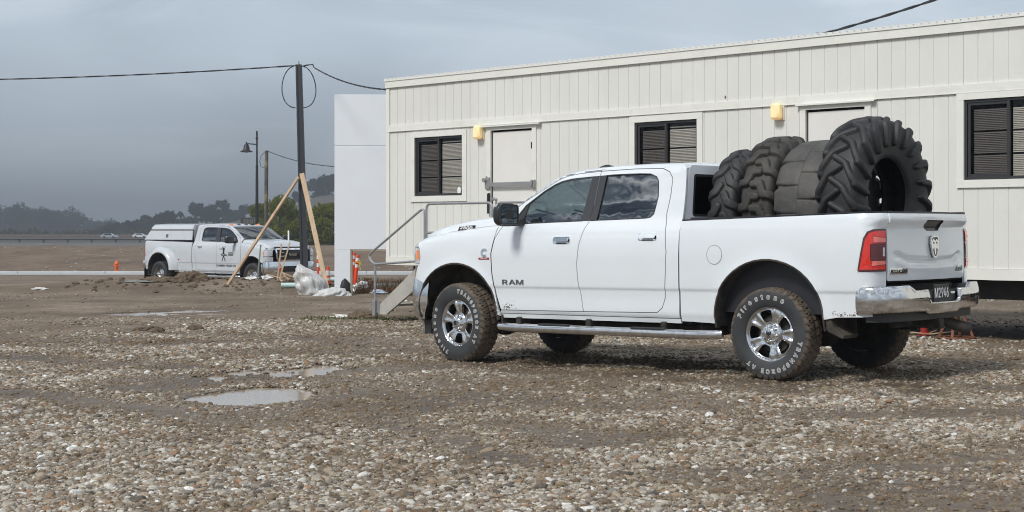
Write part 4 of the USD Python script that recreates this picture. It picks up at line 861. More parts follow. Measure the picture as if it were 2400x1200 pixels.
def rim_mesh(kind):
    ms = []
    barrel = lathe([(0.252, 0.112), (0.256, 0.108), (0.247, 0.095), (0.232, 0.085), (0.222, 0.02), (0.222, -0.11), (0.252, -0.115), (0.230, -0.112), (0.214, 0.02), (0.226, 0.088), (0.240, 0.104), (0.252, 0.112)], 48, 'y')
    ms.append(barrel)
    def face(r):
        return np.interp(r, [0, 0.085, 0.10, 0.13, 0.19, 0.215, 0.235], [0.075, 0.075, 0.072, 0.080, 0.092, 0.090, 0.080]) if kind == 'five' else np.interp(r, [0, 0.1, 0.14, 0.18, 0.20, 0.235], [0.03, 0.03, 0.028, 0.01, 0.03, 0.085])
    disc = Point(0, 0).buffer(0.232, 48)
    if kind == 'five':
        for k in range(5):
            t = 2 * math.pi * k / 5 + math.radians(-4 + 36)
            h = Polygon([(0.112, -0.030), (0.135, -0.045), (0.200, -0.062), (0.214, -0.040), (0.218, 0), (0.214, 0.040), (0.200, 0.062), (0.135, 0.045), (0.112, 0.030)]).buffer(-0.006).buffer(0.006)
            disc = disc.difference(affinity.rotate(h, math.degrees(t), origin=(0, 0)))
    else:
        for k in range(8): disc = disc.difference(affinity.rotate(ngon(0.182, 0, 0.017, 0.021, 14), 45 * k, origin=(0, 0)))
    def f(a, b, o):
        r = np.hypot(a, b); th = np.arctan2(b, a); y = face(r)
        if kind == 'five':
            u = ((th - math.radians(-4)) / (2 * math.pi / 5)) % 1.0; u = np.minimum(u, 1 - u)      # 0 on a spoke's centre line
            y = y + 0.010 * np.exp(-((u - 0.16) / 0.05) ** 2) * np.clip((r - 0.10) / 0.04, 0, 1) - 0.004 * np.clip((r - 0.12) / 0.04, 0, 1) * (u < 0.12)
        return np.c_[-a, y + o, b]
    ms.append(slab(disc, f, 0.03 if kind == 'five' else 0.012, 0.012, grid=0.012))
    return cat_(ms)
RIM5 = rim_mesh('five'); RIMD = rim_mesh('dual')
HUBCAP = lathe([(0.092, 0.070), (0.094, 0.088), (0.086, 0.098), (0.060, 0.104), (0.056, 0.112), (0.050, 0.118), (0.030, 0.124), (0, 0.126)], 30, 'y')
LUGS = cat_([lathe([(0.013, 0.08), (0.013, 0.112), (0.009, 0.120), (0, 0.122)], 8, 'y').apply_translation((0.072 * math.cos(t), 0, 0.072 * math.sin(t))) for t in np.arange(8) * math.pi / 4 + 0.2])
BRAKE = lathe([(0.0, 0.0), (0.17, 0.0), (0.17, 0.02), (0.08, 0.03), (0, 0.03)], 28, 'y')
DUALHUB = lathe([(0.105, 0.03), (0.10, 0.06), (0.075, 0.075), (0.070, 0.12), (0.060, 0.15), (0.03, 0.158), (0, 0.158)], 24, 'y')
def ram_emblem(s):
    """shield with a horned ram's head: outline, horns and muzzle as raised pieces"""
    sh = P((-0.36, 0.46), (-0.2, 0.52), (0.2, 0.52), (0.36, 0.46), (0.40, 0.12), (0.24, -0.36), (0.10, -0.52), (-0.10, -0.52), (-0.24, -0.36), (-0.40, 0.12))
    rim = sh.difference(sh.buffer(-0.06)); horns = []
    for k in (-1, 1):
        pts = [(k * 0.06, 0.26), (k * 0.18, 0.32), (k * 0.29, 0.22), (k * 0.29, 0.04), (k * 0.20, -0.06), (k * 0.13, 0.02), (k * 0.17, 0.10)]
        horns.append(LineString(pts).buffer(0.055))
    face = P((-0.09, 0.26), (0.09, 0.26), (0.11, 0.02), (0.06, -0.34), (0, -0.40), (-0.06, -0.34), (-0.11, 0.02))
    sc = lambda g: affinity.scale(g, s, s, origin=(0, 0))
    return sc(sh), sc(unary_union([rim, face] + horns))
def make_wheel(parent, x, y, z, rot, steer=0.0, kind='five', letters=True, spin=0.0, tyre='muddy_tyre'):
    w = UsdGeom.Xform.Define(stage, numbered(pathof(parent), 'wheel'))
    w.AddTranslateOp().Set(Gf.Vec3d(x, y, z)); w.AddRotateZOp().Set(math.degrees(rot + steer)); w.AddRotateYOp().Set(spin)
    put('tyre', TYRE, M[tyre], w, smooth=35)
    put('rim', RIM5 if kind == 'five' else RIMD, M['alloy'], w, smooth=32)
    put('brake', [BRAKE, lathe([(0, -0.122), (0.250, -0.122), (0.250, -0.112), (0, -0.112)], 32, 'y')], M['underbody'], w, smooth=30)
    if kind == 'five':
        put('hub_cap', HUBCAP, M['chrome'], w, smooth=30); put('lug_nuts', LUGS, M['chrome'], w, smooth=30)
        a, b = ram_emblem(0.062); put('hub_emblem', plate(b, lambda p, q, o: np.c_[-p, 0.1235 + o, q], 0.004), M['badge_black'], w)
    else: put('hub_cap', DUALHUB, M['chrome'], w, smooth=30)
    if letters:
        put('tyre_lettering', LET, M['tyre_letter'], w)
    return w
def side_text(s, h, x, z, mapf, top, thick, sgn=1, bold=True, fit=None):
    """lettering on the body side; on the left side (sgn 1) it reads towards the tail"""
    p = text_poly(s, h, bold)
    if fit: p = affinity.scale(p, fit / (p.bounds[2] - p.bounds[0]), 1, origin=(0, 0))
    return plate(p, lambda a, b, o: mapf(x - sgn * a, z + b, top + o), thick)

ZROWS = [0.545, 0.56, 0.58, 0.60, 0.775, 0.790, 0.801, 0.812, 0.828, 1.26, 1.29, 1.32, 1.34, 1.36, 1.38, 1.40, 1.42, 1.44, 1.46, 1.475]
def make_truck(label, loc, rotz, roty, dually=False, mat='white_paint', group=None):
    T = thing('pickup_truck', label, 'pickup truck', loc, rotz, group, roty=roty)
    xr = -0.50 if dually else 0.0                       # rear axle
    bed_map = bed_map_for(xr)
    xe = xr - 0.88 - 0.16 * 1.35 - 0.100                        # where the bed side's wrapped edge ends along the surface
    WP = M[mat]
    fd = P((3.105, 1.428), (3.175, 1.425), (3.265, 1.30), (3.302, 1.143), (3.29, 0.95), (3.245, 0.72), (3.184, 0.568), (2.106, 0.578), (2.128, 0.70), (2.165, 0.90), (2.174, 1.036), (2.155, 1.22), (2.105, 1.40), (2.085, 1.447), (2.035, 1.955), (2.30, 1.944), (2.468, 1.925), (2.56, 1.895), (2.66, 1.848), (2.963, 1.690), (3.10, 1.596), (3.17, 1.49))
    fd = P((3.184, 0.568), (3.245, 0.72), (3.29, 0.95), (3.302, 1.143), (3.265, 1.30), (3.19, 1.43), (3.175, 1.50), (3.145, 1.560), (2.963, 1.682), (2.66, 1.840), (2.56, 1.890), (2.468, 1.922), (2.30, 1.944), (2.035, 1.958), (2.06, 1.60), (2.085, 1.447), (2.105, 1.40), (2.155, 1.22), (2.174, 1.036), (2.165, 0.90), (2.128, 0.70), (2.106, 0.574))
    rd = P((2.106, 0.574), (2.128, 0.70), (2.165, 0.90), (2.174, 1.036), (2.155, 1.22), (2.105, 1.40), (2.085, 1.447), (2.06, 1.60), (2.035, 1.958), (1.612, 1.966), (1.29, 1.958), (1.205, 1.925), (1.155, 1.86), (1.152, 1.70), (1.165, 1.52), (1.13, 1.38), (1.10, 1.16), (1.11, 0.95), (1.125, 0.72), (1.16, 0.63), (1.22, 0.584))
    rd = rnd(rd, 0.015)
    win1 = P((3.075, 1.442), (3.06, 1.50), (2.946, 1.640), (2.73, 1.781), (2.60, 1.846), (2.512, 1.876), (2.386, 1.897), (2.10, 1.912), (2.165, 1.463), (2.55, 1.455))
    win2 = rnd(P((2.015, 1.914), (1.866, 1.922), (1.555, 1.922), (1.425, 1.916), (1.345, 1.885), (1.312, 1.84), (1.290, 1.69), (1.310, 1.52), (1.345, 1.487), (1.396, 1.478), (2.085, 1.464)), 0.02)
    cab_o = Polygon(ROOF + [(1.005, 1.90), (0.985, 1.70), (0.97, 1.46), (0.96, 1.30), (0.965, 0.535), (3.20, 0.535), (3.185, 0.565), (3.248, 0.72), (3.294, 0.95), (3.306, 1.143), (3.27, 1.30), (3.245, 1.43)])
    gap = 0.0035
    cabp = cab_o.difference(unary_union([fd.buffer(gap), rd.buffer(gap)]))
    fen = P((3.196, 0.50), (3.252, 0.72), (3.298, 0.95), (3.310, 1.143), (3.275, 1.30), (3.25, 1.425), (3.4, 1.428), (3.7, 1.403), (4.0, 1.372), (4.25, 1.334), (4.40, 1.285), (4.42, 1.265), (4.36, 1.10), (4.36, 1.03), (4.44, 0.885), (4.20, 0.885)).buffer(-0.002)
    fen = P((3.196, 0.50), (3.252, 0.72), (3.298, 0.95), (3.310, 1.143), (3.275, 1.30), (3.25, 1.440), (3.4, 1.430), (3.7, 1.403), (4.0, 1.372), (4.25, 1.334), (4.36, 1.300), (4.385, 1.255), (4.335, 1.20), (4.318, 1.10), (4.335, 1.03), (4.355, 1.02), (4.42, 0.885))
    fen = fen.difference(arch(3.80, 1.050, 0.56, 0.30, zc=0.55))
    zf, zr_ = 1.452, 1.497
    bed = P((0.945, 0.510), (0.945, 1.30), (0.945, zf - 0.006), (xe + 0.02, zr_ - 0.006), (xe, zr_ - 0.006), (xe, 0.60), (xr - 0.70, 0.585), (xr - 0.5, 0.55), (xr, 0.5), (xr + 0.6, 0.500))
    bed = bed.difference(arch(xr, 1.095, 0.57, 0.30, zc=0.58))
    fuel = ngon(0.555, 1.131, 0.082, 0.088, 28)
    lamp = rnd(P((xr - 0.905, 0.985), (xr - 0.925, 1.10), (xr - 0.955, 1.27), (xr - 0.985, 1.325), (xr - 1.04, 1.345), (xe + 0.004, 1.350), (xe + 0.004, 0.985)), 0.012)
    bedL = bed.difference(lamp.buffer(0.003))
    inner = 0.035
    for s in (1, -1):
        F = (lambda m: m) if s == 1 else flip_y
        def pp(name, poly, mapf, m, thick=0.022, step=0.05, top=0.0, parent=T, smooth=35, **k):
            q = slab(poly, mapf, thick, step, top, rows=ZROWS if m is WP else ())
            return put(name, F(q), m, parent, smooth=smooth, **k)
        pp('front_fender', fen.buffer(-0.002), fend_map, WP, step=0.04)
        d1 = thing('front_door', parent=T); d2 = thing('rear_door', parent=T)
        pp('door_panel', fd.buffer(-0.003).difference(win1), cab_map, WP, step=0.035, parent=d1)
        pp('door_panel', rd.buffer(-0.003).difference(win2), cab_map, WP, step=0.035, parent=d2)
        mirr = P((3.075, 1.442), (3.06, 1.50), (2.90, 1.668), (2.955, 1.448))
        pp('window_pane', win1.difference(mirr).buffer(0.006), cab_map, M['glass_front'], 0.005, 0.06, -0.012, d1)
        pp('mirror_sail', mirr, cab_map, M['black_plastic'], 0.014, 0.06, -0.001, d1)
        pp('window_pane', win2.buffer(0.006), cab_map, M['glass_tint'], 0.005, 0.06, -0.012, d2)
        pp('window_trim', win1.difference(win1.buffer(-0.011)), cab_map, M['black_plastic'], 0.018, 0.03, 0.002, d1)
        pp('window_trim', win2.difference(win2.buffer(-0.009)), cab_map, M['black_plastic'], 0.018, 0.03, 0.002, d2)
        pil1 = P((2.190, 1.468), (2.0855, 1.468), (2.0645, 1.60), (2.0425, 1.912), (2.130, 1.910)); pil2 = P((2.0775, 1.468), (1.995, 1.472), (1.955, 1.915), (2.0345, 1.913), (2.0565, 1.60))
        pp('pillar_cover', pil1, cab_map, M['pillar_black'], 0.006, 0.05, 0.004, d1); pp('pillar_cover', pil2, cab_map, M['pillar_black'], 0.006, 0.05, 0.004, d2)
        for dd, hx in ((d1, 2.375), (d2, 1.325)):
            hz = 1.278 if dd is d1 else 1.303
            pp('handle_recess', rnd(sbox(hx - 0.108, hz - 0.034, hx + 0.108, hz + 0.034), 0.018), cab_map, M['chrome'], 0.006, 0.05, 0.005, dd)
            pp('door_handle', rnd(sbox(hx - 0.098, hz - 0.014, hx + 0.080, hz + 0.022), 0.012), cab_map, M['chrome'], 0.010, 0.025, 0.026, dd)
            pp('handle_shadow_gap', sbox(hx - 0.07, hz - 0.036, hx + 0.06, hz - 0.024), cab_map, M['badge_black'], 0.002, 0.05, 0.0065, dd)  # raised black strip painted in as the shade under the handle
        pp('cab_side', cabp.buffer(-0.0005), cab_map, WP, step=0.03)
        for dr in (fd, rd): pp('door_seal', dr.buffer(0.016).difference(dr.buffer(-0.016)).intersection(sbox(0.97, 0.54, 3.4, 2.0)).intersection(cab_o.union(fen.buffer(0.01))), cab_map, M['dark_gap'], 0.006, 0.03, -0.0022)  # black strip puts the shade of the deep shut lines into colour
        pp('cab_inner', cab_o.buffer(-0.02).difference(unary_union([win1, win2]).buffer(0.012)), cab_map, M['interior'], 0.01, 0.10, -0.030)
        pp('rocker_panel', P((3.18, 0.488), (3.19, 0.529), (0.96, 0.529), (0.96, 0.488)), cab_map, WP, step=0.08)
        pp('bed_side', bedL, bed_map, WP if not dually else WP, step=0.04)
        pp('rail_cap', P((0.947, zf - 0.004), (0.947, zf + 0.010), (xe + 0.0, zr_ + 0.010), (xe + 0.0, zr_ - 0.004)), lambda a, b, o: np.c_[bed_map(a, np.full(len(a), 1.49), o)[:, :2], b], M['rail_black'], 0.10, 0.10, 0.004)
        if s == 1 and not dually:
            pp('fuel_door', fuel.buffer(-0.003), bed_map, WP, 0.006, 0.03, 0.0025); pp('fuel_door_seam', fuel.buffer(0.004).difference(fuel.buffer(-0.004)), bed_map, M['trailer_joint'], 0.002, 0.03, 0.0006)
        tl = thing('tail_lamp', parent=T)
        pp('lamp_housing', lamp, bed_map, M['lamp_dark'], 0.03, 0.03, 0.006, tl)
        inn = lamp.buffer(-0.016)
        x0, x1 = xr - 1.02, xe + 0.018
        cbox = sbox(x1, 1.085, x0, 1.215)
        up = rnd(P((x0 - 0.02, 1.235), (x0 - 0.012, 1.285), (x1, 1.272), (x1, 1.235)), 0.006); lo = rnd(P((x0 - 0.0, 1.030), (x0 - 0.01, 1.075), (x1, 1.075), (x1, 1.045), (x0 - 0.06, 1.040)), 0.006)
        pp('lamp_lens', inn.difference(cbox.buffer(0.01)).difference(up.buffer(0.003)).difference(lo.buffer(0.003)), bed_map, M['lamp_red_bright'], 0.006, 0.03, 0.012, tl)
        pp('centre_lens', cbox.buffer(0.006), bed_map, M['lamp_dark'], 0.004, 0.03, 0.011, tl)
        pp('reverse_lens', up, bed_map, M['lamp_pink'], 0.004, 0.03, 0.014, tl); pp('reverse_lens', lo, bed_map, M['lamp_pink'], 0.004, 0.03, 0.014, tl)
        pp('reflector', sbox(x1 + 0.008, 1.115, x1 + 0.03, 1.19), bed_map, M['lamp_clear'], 0.003, 0.03, 0.0135, tl)
        # wheel arch liners and edges
        for cx, hw, tp_, zc in ((3.80, 0.56, 1.05, 0.55), (xr, 0.57, 1.095, 0.58)):
            a1, a2 = arch(cx, tp_, hw, 0.44, zc=zc), arch(cx, tp_ + 0.018, hw + 0.018, 0.44, zc=zc)
            q = slab(a2.buffer(-0.002).difference(a1.buffer(-0.012)).intersection(sbox(cx - 0.8, 0.47, cx + 0.8, 1.4)), lambda a, b, o: np.c_[a, 0.955 + o + 0 * a, b], 0.36, 0.09)
            put('wheel_arch_liner', F(q), M['liner'], T, smooth=30)
            q = slab(a1.buffer(0.10).intersection(sbox(cx - 0.7, 0.40, cx + 0.7, 1.3)), lambda a, b, o: np.c_[a, 0.60 + o + 0 * a, b], 0.02, 0.2)
            put('inner_arch', F(q), M['liner'], T)
            q = slab(a1.difference(a1.buffer(-0.014)).intersection(sbox(cx - 0.7, 0.46, cx + 0.7, 1.3)), (fend_map if cx > 2 else bed_map), 0.05, 0.03, 0.003)
            put('arch_lip', F(q), M['liner'], T, smooth=35)
        mf = plate(P((xr - 0.56, 0.60), (xr - 0.60, 0.46), (xr - 0.74, 0.40), (xr - 0.76, 0.43), (xr - 0.66, 0.50), (xr - 0.60, 0.62)), lambda a, b, o: np.c_[a, 0.72 + o, b], 0.25); put('splash_guard', F(mf), M['liner'], T)
        if not dually: mf = rbox(3.17, 3.19, 0.75, 0.97, 0.33, 0.52, 0.004); put('mud_flap', F(mf), M['liner'], T)
        # side step
        sx0, sx1 = (0.50, 3.22)
        ss = thing('side_step', parent=T)
        put('step_tube', F(tube([(sx0, 0.955, 0.405), (sx0 + 0.08, 0.985, 0.395), (sx0 + 0.3, 1.0, 0.392), (sx1 - 0.3, 1.0, 0.392), (sx1 - 0.05, 0.985, 0.395), (sx1, 0.95, 0.40)], 0.045, 14)), M['chrome_dirty'], ss, smooth=50)
        for tx in (2.45, 1.30): put('step_pad', F(rbox(tx - 0.20, tx + 0.20, 0.965, 1.035, 0.425, 0.444, 0.006)), M['black_plastic'], ss)
        for tx in (2.95, 2.05, 1.15): put('step_bracket', F(rbox(tx - 0.03, tx + 0.03, 0.80, 0.985, 0.41, 0.50, 0.008)), M['underbody'], ss)
        # mirrors
        mi = thing('door_mirror', parent=T)
        sh = trimesh.creation.icosphere(subdivisions=3); v = sh.vertices; v = np.sign(v) * np.abs(v) ** 0.62; v = v / np.maximum(1, np.abs(v).max(1, keepdims=True)) * [0.065, 0.155, 0.118]; v[:, 0] = np.where(v[:, 0] < 0, v[:, 0] * 0.55, v[:, 0] * (1.35 + 0.25 * (v[:, 1] / 0.155) * 0)); sh.vertices = v
        sh.apply_translation((2.945, 1.15, 1.540)); put('shell', F(sh), M['black_plastic'], mi, smooth=45)
        g = slab(rnd(sbox(1.018, 1.448, 1.282, 1.635), 0.035), lambda a, b, o: np.c_[2.910 - o + 0.0 * a, a, b], 0.01, 0.06); put('mirror_face', F(g), M['mirror_glass'], mi)
        g = slab(rnd(sbox(1.008, 1.436, 1.292, 1.645), 0.04).difference(rnd(sbox(1.024, 1.454, 1.276, 1.629), 0.035)), lambda a, b, o: np.c_[2.904 - o + 0.0 * a, a, b], 0.02, 0.06); put('face_rim', F(g), M['black_gloss'], mi)
        cp = slab(rnd(sbox(1.02, 1.55, 1.29, 1.648), 0.03), lambda a, b, o: np.c_[3.02 - 0.6 * np.abs(a - 1.15) ** 1.5 - 0.5 * np.maximum(b - 1.60, 0) + o, a, b], 0.02, 0.04); put('chrome_cap', F(cp), M['chrome'], mi, smooth=40)
        put('arm', F(trimesh.convex.convex_hull(np.array([(x, y, z) for x, y, z in ((2.99, 0.86, 1.435), (2.90, 0.86, 1.435), (2.99, 0.87, 1.50), (2.92, 0.87, 1.50), (2.97, 1.06, 1.425), (2.92, 1.06, 1.425), (2.97, 1.06, 1.47), (2.92, 1.06, 1.47))]))), M['black_plastic'], mi)
        # headlight and front bumper ends
        hl = thing('headlight', parent=T)
        hp = rnd(P((4.322, 1.04), (4.318, 1.10), (4.332, 1.19), (4.385, 1.248), (4.50, 1.262), (4.645, 1.262), (4.645, 1.05), (4.5, 1.035)), 0.01)
        pp('housing', hp, fend_map, M['lamp_house'], 0.03, 0.05, -0.012, hl)
        pp('lens', hp.buffer(-0.004), fend_map, M['lamp_clear'], 0.008, 0.05, 0.003, hl)
        pp('turn_signal', rnd(P((4.326, 1.085), (4.335, 1.18), (4.375, 1.19), (4.375, 1.085)), 0.006), fend_map, M['amber'], 0.003, 0.03, 0.005, hl)
        pp('upper_strip', P((4.345, 1.212), (4.60, 1.222), (4.60, 1.228), (4.352, 1.219)), fend_map, M['badge_black'], 0.003, 0.05, 0.0045, hl)
        pp('fender_front', P((4.360, 0.885), (4.30, 1.02), (4.66, 1.025), (4.66, 0.885)).difference(fen.buffer(0.003)), fend_map, WP if dually else M['chrome_dirty'], 0.02, 0.05, -0.004)
    # hood -------------------------------------------------------------
    st_ = [(4.50, 1.262, 1.262), (4.495, 1.300, 1.270), (4.465, 1.342, 1.277), (4.40, 1.380, 1.294), (4.28, 1.418, 1.326), (4.14, 1.446, 1.355), (4.0, 1.474, 1.376), (3.75, 1.510, 1.403), (3.45, 1.536, 1.429), (3.22, 1.545, 1.446), (3.10, 1.551, 1.452)]
    n = 41; V = []; t = np.linspace(-1, 1, n)
    for x, zt, zs_ in st_:
        ye = float(np.interp(x, [3.1, 4.28, 4.38, 4.43, 4.47], [0.870, 0.870, 0.858, 0.838, 0.80])); a = np.abs(t)
        prof = np.where(a < 0.80, 1 - 0.05 * (a / 0.8) ** 2, 0.95 * np.sqrt(np.maximum(0, 1 - ((a - 0.80) / 0.20) ** 2.2)))
        bulge = 0.014 * np.exp(-((a - 0.50) / 0.12) ** 2) * np.clip((4.4 - x) / 0.3, 0, 1)
        V.append(np.c_[np.full(n, x + 0.045 * (0) - 0.07 * np.clip((x - 3.9) / 0.6, 0, 1) * a ** 2 * 0.8), t * ye, zs_ + (zt - zs_) * prof + bulge])
    V = np.vstack(V); nn = len(V); F_ = []
    for i in range(len(st_) - 1):
        for k in range(n - 1): F_.append((i * n + k, i * n + k + 1, (i + 1) * n + k + 1, (i + 1) * n + k))
    F_ = np.array(F_); hood = trimesh.Trimesh(*[V, np.vstack([F_[:, [0, 1, 2]], F_[:, [0, 2, 3]]])], process=False)
    if hood.face_normals[:, 2].mean() < 0: hood.invert()
    under = hood.copy(); under.vertices = under.vertices - [0, 0, 0.02]; under.invert()
    put('hood', cat_([hood, under]), WP, T, smooth=60)
    put('hood_seal', box(3.12, 4.20, -0.80, 0.80, 1.20, 1.30), M['badge_black'], T)
    put('cowl', rbox(3.02, 3.20, -0.84, 0.84, 1.45, 1.525, 0.01), M['black_plastic'], T)
    for wy in (-0.5, 0.15): put('wiper', tube([(3.14, wy, 1.555), (3.02, wy + 0.45, 1.60)], 0.010, 6), M['black_plastic'], T)
    # roof, windscreen, rear wall: lofts across the two roof edges ------
    def loft(pts, ey, crown, bulge=0.0, n=25, power=2.6):
        t = np.linspace(-1, 1, n); V = []
        for i, (x, z) in enumerate(pts):
            y = ey[i]; V.append(np.c_[x + (bulge[i] if np.ndim(bulge) else bulge) * (1 - np.abs(t) ** 2), t * y, z + (crown[i] if np.ndim(crown) else crown) * (1 - np.abs(t) ** power)])
        V = np.vstack(V); F = []
        for i in range(len(pts) - 1):
            for k in range(n - 1): F += [(i * n + k, i * n + k + 1, (i + 1) * n + k + 1), (i * n + k, (i + 1) * n + k + 1, (i + 1) * n + k)]
        m = trimesh.Trimesh(V, np.array(F), process=False)
        if m.face_normals[:, 2].mean() < 0: m.invert()
        b = m.copy(); b.vertices = b.vertices - [0, 0, 0.015]; b.invert()
        return cat_([m, b])
    rp = ROOF[5:]; ry = [float(cab_y(np.array([x]), np.array([z]))[0]) + 0.001 for x, z in rp]
    put('roof', loft(rp, ry, [0.014, 0.022, 0.026, 0.028, 0.028, 0.028, 0.026, 0.026, 0.024, 0.022], 0.0), WP, T, smooth=60)
    wpnt = [(3.225, 1.530), (3.165, 1.592), (2.963, 1.719), (2.735, 1.852), (2.63, 1.903), (2.575, 1.927)]; wy_ = [0.80, 0.80, 0.775, 0.735, 0.70, 0.69]
    put('windscreen', loft(wpnt, wy_, [0.02, 0.03, 0.03, 0.025, 0.018, 0.014], [0.12, 0.11, 0.09, 0.05, 0.02, 0.0]), M['glass_screen'], T, smooth=60)
    rw = sbox(-0.86, 0.60, 0.86, 1.46).union(P((-0.86, 1.46), (0.86, 1.46), (0.72, 1.955), (0.66, 1.985), (-0.66, 1.985), (-0.72, 1.955)))
    rwin = rnd(P((-0.735, 1.495), (0.735, 1.495), (0.655, 1.895), (-0.655, 1.895)), 0.03)
    rwm = lambda a, b, o: np.c_[np.interp(b, [1.0, 1.46, 1.90, 2.0], [0.975, 0.975, 1.010, 1.03]) - 0.03 * (1 - (a / 0.86) ** 2) - o, a, b]
    put('rear_wall', slab(rw.difference(rwin), rwm, 0.02, 0.08), WP, T, smooth=35)
    put('rear_window', slab(rwin.buffer(0.008), rwm, 0.006, 0.08, -0.006), M['glass_rear'], T, smooth=35)
    put('window_seal', slab(rwin.buffer(0.004).difference(rwin.buffer(-0.02)), rwm, 0.006, 0.05, 0.002), M['black_gloss'], T)
    put('brake_light', slab(rnd(sbox(-0.16, 1.925, 0.16, 1.955), 0.008), rwm, 0.01, 0.05, 0.010), M['lamp_red'], T)
    put('roof_antenna', lathe([(0.05, 0), (0.04, 0.015), (0.012, 0.03), (0, 0.032)], 12).apply_transform(np.diag([2.0, 1, 1, 1])).apply_translation((2.35, 0.25, 2.02)), M['black_plastic'], T, smooth=40)
    # cabin
    put('cabin_floor', box(0.99, 3.2, -0.86, 0.86, 0.50, 0.56), M['interior'], T)
    put('firewall', box(3.14, 3.2, -0.86, 0.86, 0.56, 1.40), M['interior'], T)
    put('dashboard', rbox(2.72, 3.18, -0.84, 0.84, 1.10, 1.49, 0.05), M['interior'], T)
    put('steering_wheel', tube([(2.62 + 0.07 * math.sin(a) * 0.6, 0.38 + 0.19 * math.cos(a), 1.38 + 0.17 * math.sin(a)) for a in np.linspace(0, 2 * math.pi, 21)], 0.016, 8), M['interior'], T)
    for sy in (-0.38, 0.38):
        put('front_seat', [rbox(1.86, 2.42, sy - 0.26, sy + 0.26, 0.80, 1.02, 0.05), trimesh.convex.convex_hull(np.array([(x, sy + q * w, z) for x, z, w in ((1.93, 1.0, 0.25), (2.06, 1.0, 0.25), (1.78, 1.58, 0.2), (1.88, 1.58, 0.2)) for q in (-1, 1)])), rbox(1.72, 1.84, sy - 0.13, sy + 0.13, 1.60, 1.80, 0.04)], M['seat_cloth'], T)
    put('rear_seat', [rbox(1.15, 1.62, -0.74, 0.74, 0.80, 1.02, 0.05), rbox(1.05, 1.18, -0.74, 0.74, 1.0, 1.60, 0.05)] + [rbox(1.06, 1.16, sy - 0.13, sy + 0.13, 1.60, 1.76, 0.04) for sy in (-0.45, 0.45)], M['seat_cloth'], T)
    # bed ---------------------------------------------------------------
    xb = xr - 1.02
    put('bed_floor', [box(xb, 0.93, -0.80, 0.80, 0.88, 0.93)], M['underbody'], T)
    put('bed_front_wall', [slab(sbox(-0.86, 0.60, 0.86, zf), lambda a, b, o: np.c_[0.935 + o + 0 * a, a, b], 0.03, 0.3)], WP, T)
    for s in (-1, 1):
        q = box(xb, 0.92, s * 0.82 - 0.02, s * 0.82 + 0.02, 0.60, 1.48); put('bed_inner_wall', q, M['rail_black'], T)
        q = rbox(xr - 0.45, xr + 0.45, min(s * 0.56, s * 0.80), max(s * 0.56, s * 0.80), 0.92, 1.13, 0.03); put('wheel_well', q, M['rail_black'], T)
    # tailgate
    tx = xr - 1.058
    def tg_map(a, b, o):
        lip = np.interp(b, [0.88, 0.905, 0.98, 1.30, 1.355, 1.385, 1.41, 1.44, 1.47, 1.50], [-0.012, 0, 0.004, 0.0, -0.004, 0.004, 0.030, 0.036, 0.028, 0.010])
        zc = np.interp(np.abs(a), [0, 0.44, 0.58, 0.8], [1.055, 1.068, 1.115, 1.122]); smile = -0.016 * np.exp(-((b - zc) / 0.022) ** 2) + 0.006 * np.exp(-((b - zc + 0.05) / 0.03) ** 2)
        smile = smile * np.clip((0.70 - np.abs(a)) / 0.1, 0, 1)
        return np.c_[tx - 0.055 * (1 - (a / 0.76) ** 2) - lip - smile - o, a, b]
    tg = thing('tailgate', parent=T)
    hnd = P((-0.105, 1.335), (0.085, 1.335), (0.12, 1.365), (0.125, 1.40), (0.02, 1.425), (-0.15, 1.425), (-0.145, 1.38))
    hnd = rnd(P((-0.12, 1.332), (0.10, 1.332), (0.16, 1.362), (0.16, 1.428), (-0.17, 1.428), (-0.16, 1.37)), 0.014)
    tgp = rnd(sbox(-0.752, 0.898, 0.752, 1.492), 0.02)
    put('gate_panel', slab(tgp.difference(hnd), tg_map, 0.025, 0.022), WP, tg, smooth=50)
    put('gate_core', slab(tgp.buffer(-0.01), tg_map, 0.02, 0.06, -0.04), M['rail_black'], tg)
    put('gate_cap', slab(sbox(-0.75, 1.488, 0.75, 1.502), tg_map, 0.05, 0.08, 0.003), M['rail_black'], tg)
    put('gate_handle', [slab(rnd(sbox(-0.15, 1.340, 0.14, 1.42), 0.01), tg_map, 0.015, 0.03, -0.012), slab(hnd.difference(hnd.buffer(-0.008)), tg_map, 0.02, 0.03, 0.003)], M['black_gloss'], tg, smooth=40)
    a_, b_ = ram_emblem(0.185); a_, b_ = affinity.scale(a_, 1.0, 1.0, origin=(0, 0)), affinity.scale(b_, 1.0, 1.0, origin=(0, 0))
    em = thing('emblem', parent=tg) if False else tg
    put('emblem', slab(affinity.translate(a_, 0, 1.190), tg_map, 0.02, 0.02, 0.018), M['badge_grey'], tg, smooth=30)
    put('emblem_relief', slab(affinity.translate(b_, 0, 1.190), tg_map, 0.02, 0.015, 0.030), M['chrome'], tg, smooth=30)
    def rear_text(s, h, y, z, bold=True, fit=None):
        p = text_poly(s, h, bold)
        if fit: p = affinity.scale(p, fit / (p.bounds[2] - p.bounds[0]), 1, origin=(0, 0))
        return plate(p, lambda a, b, o: tg_map(y - a, z + b, 0.003 + o), 0.004)
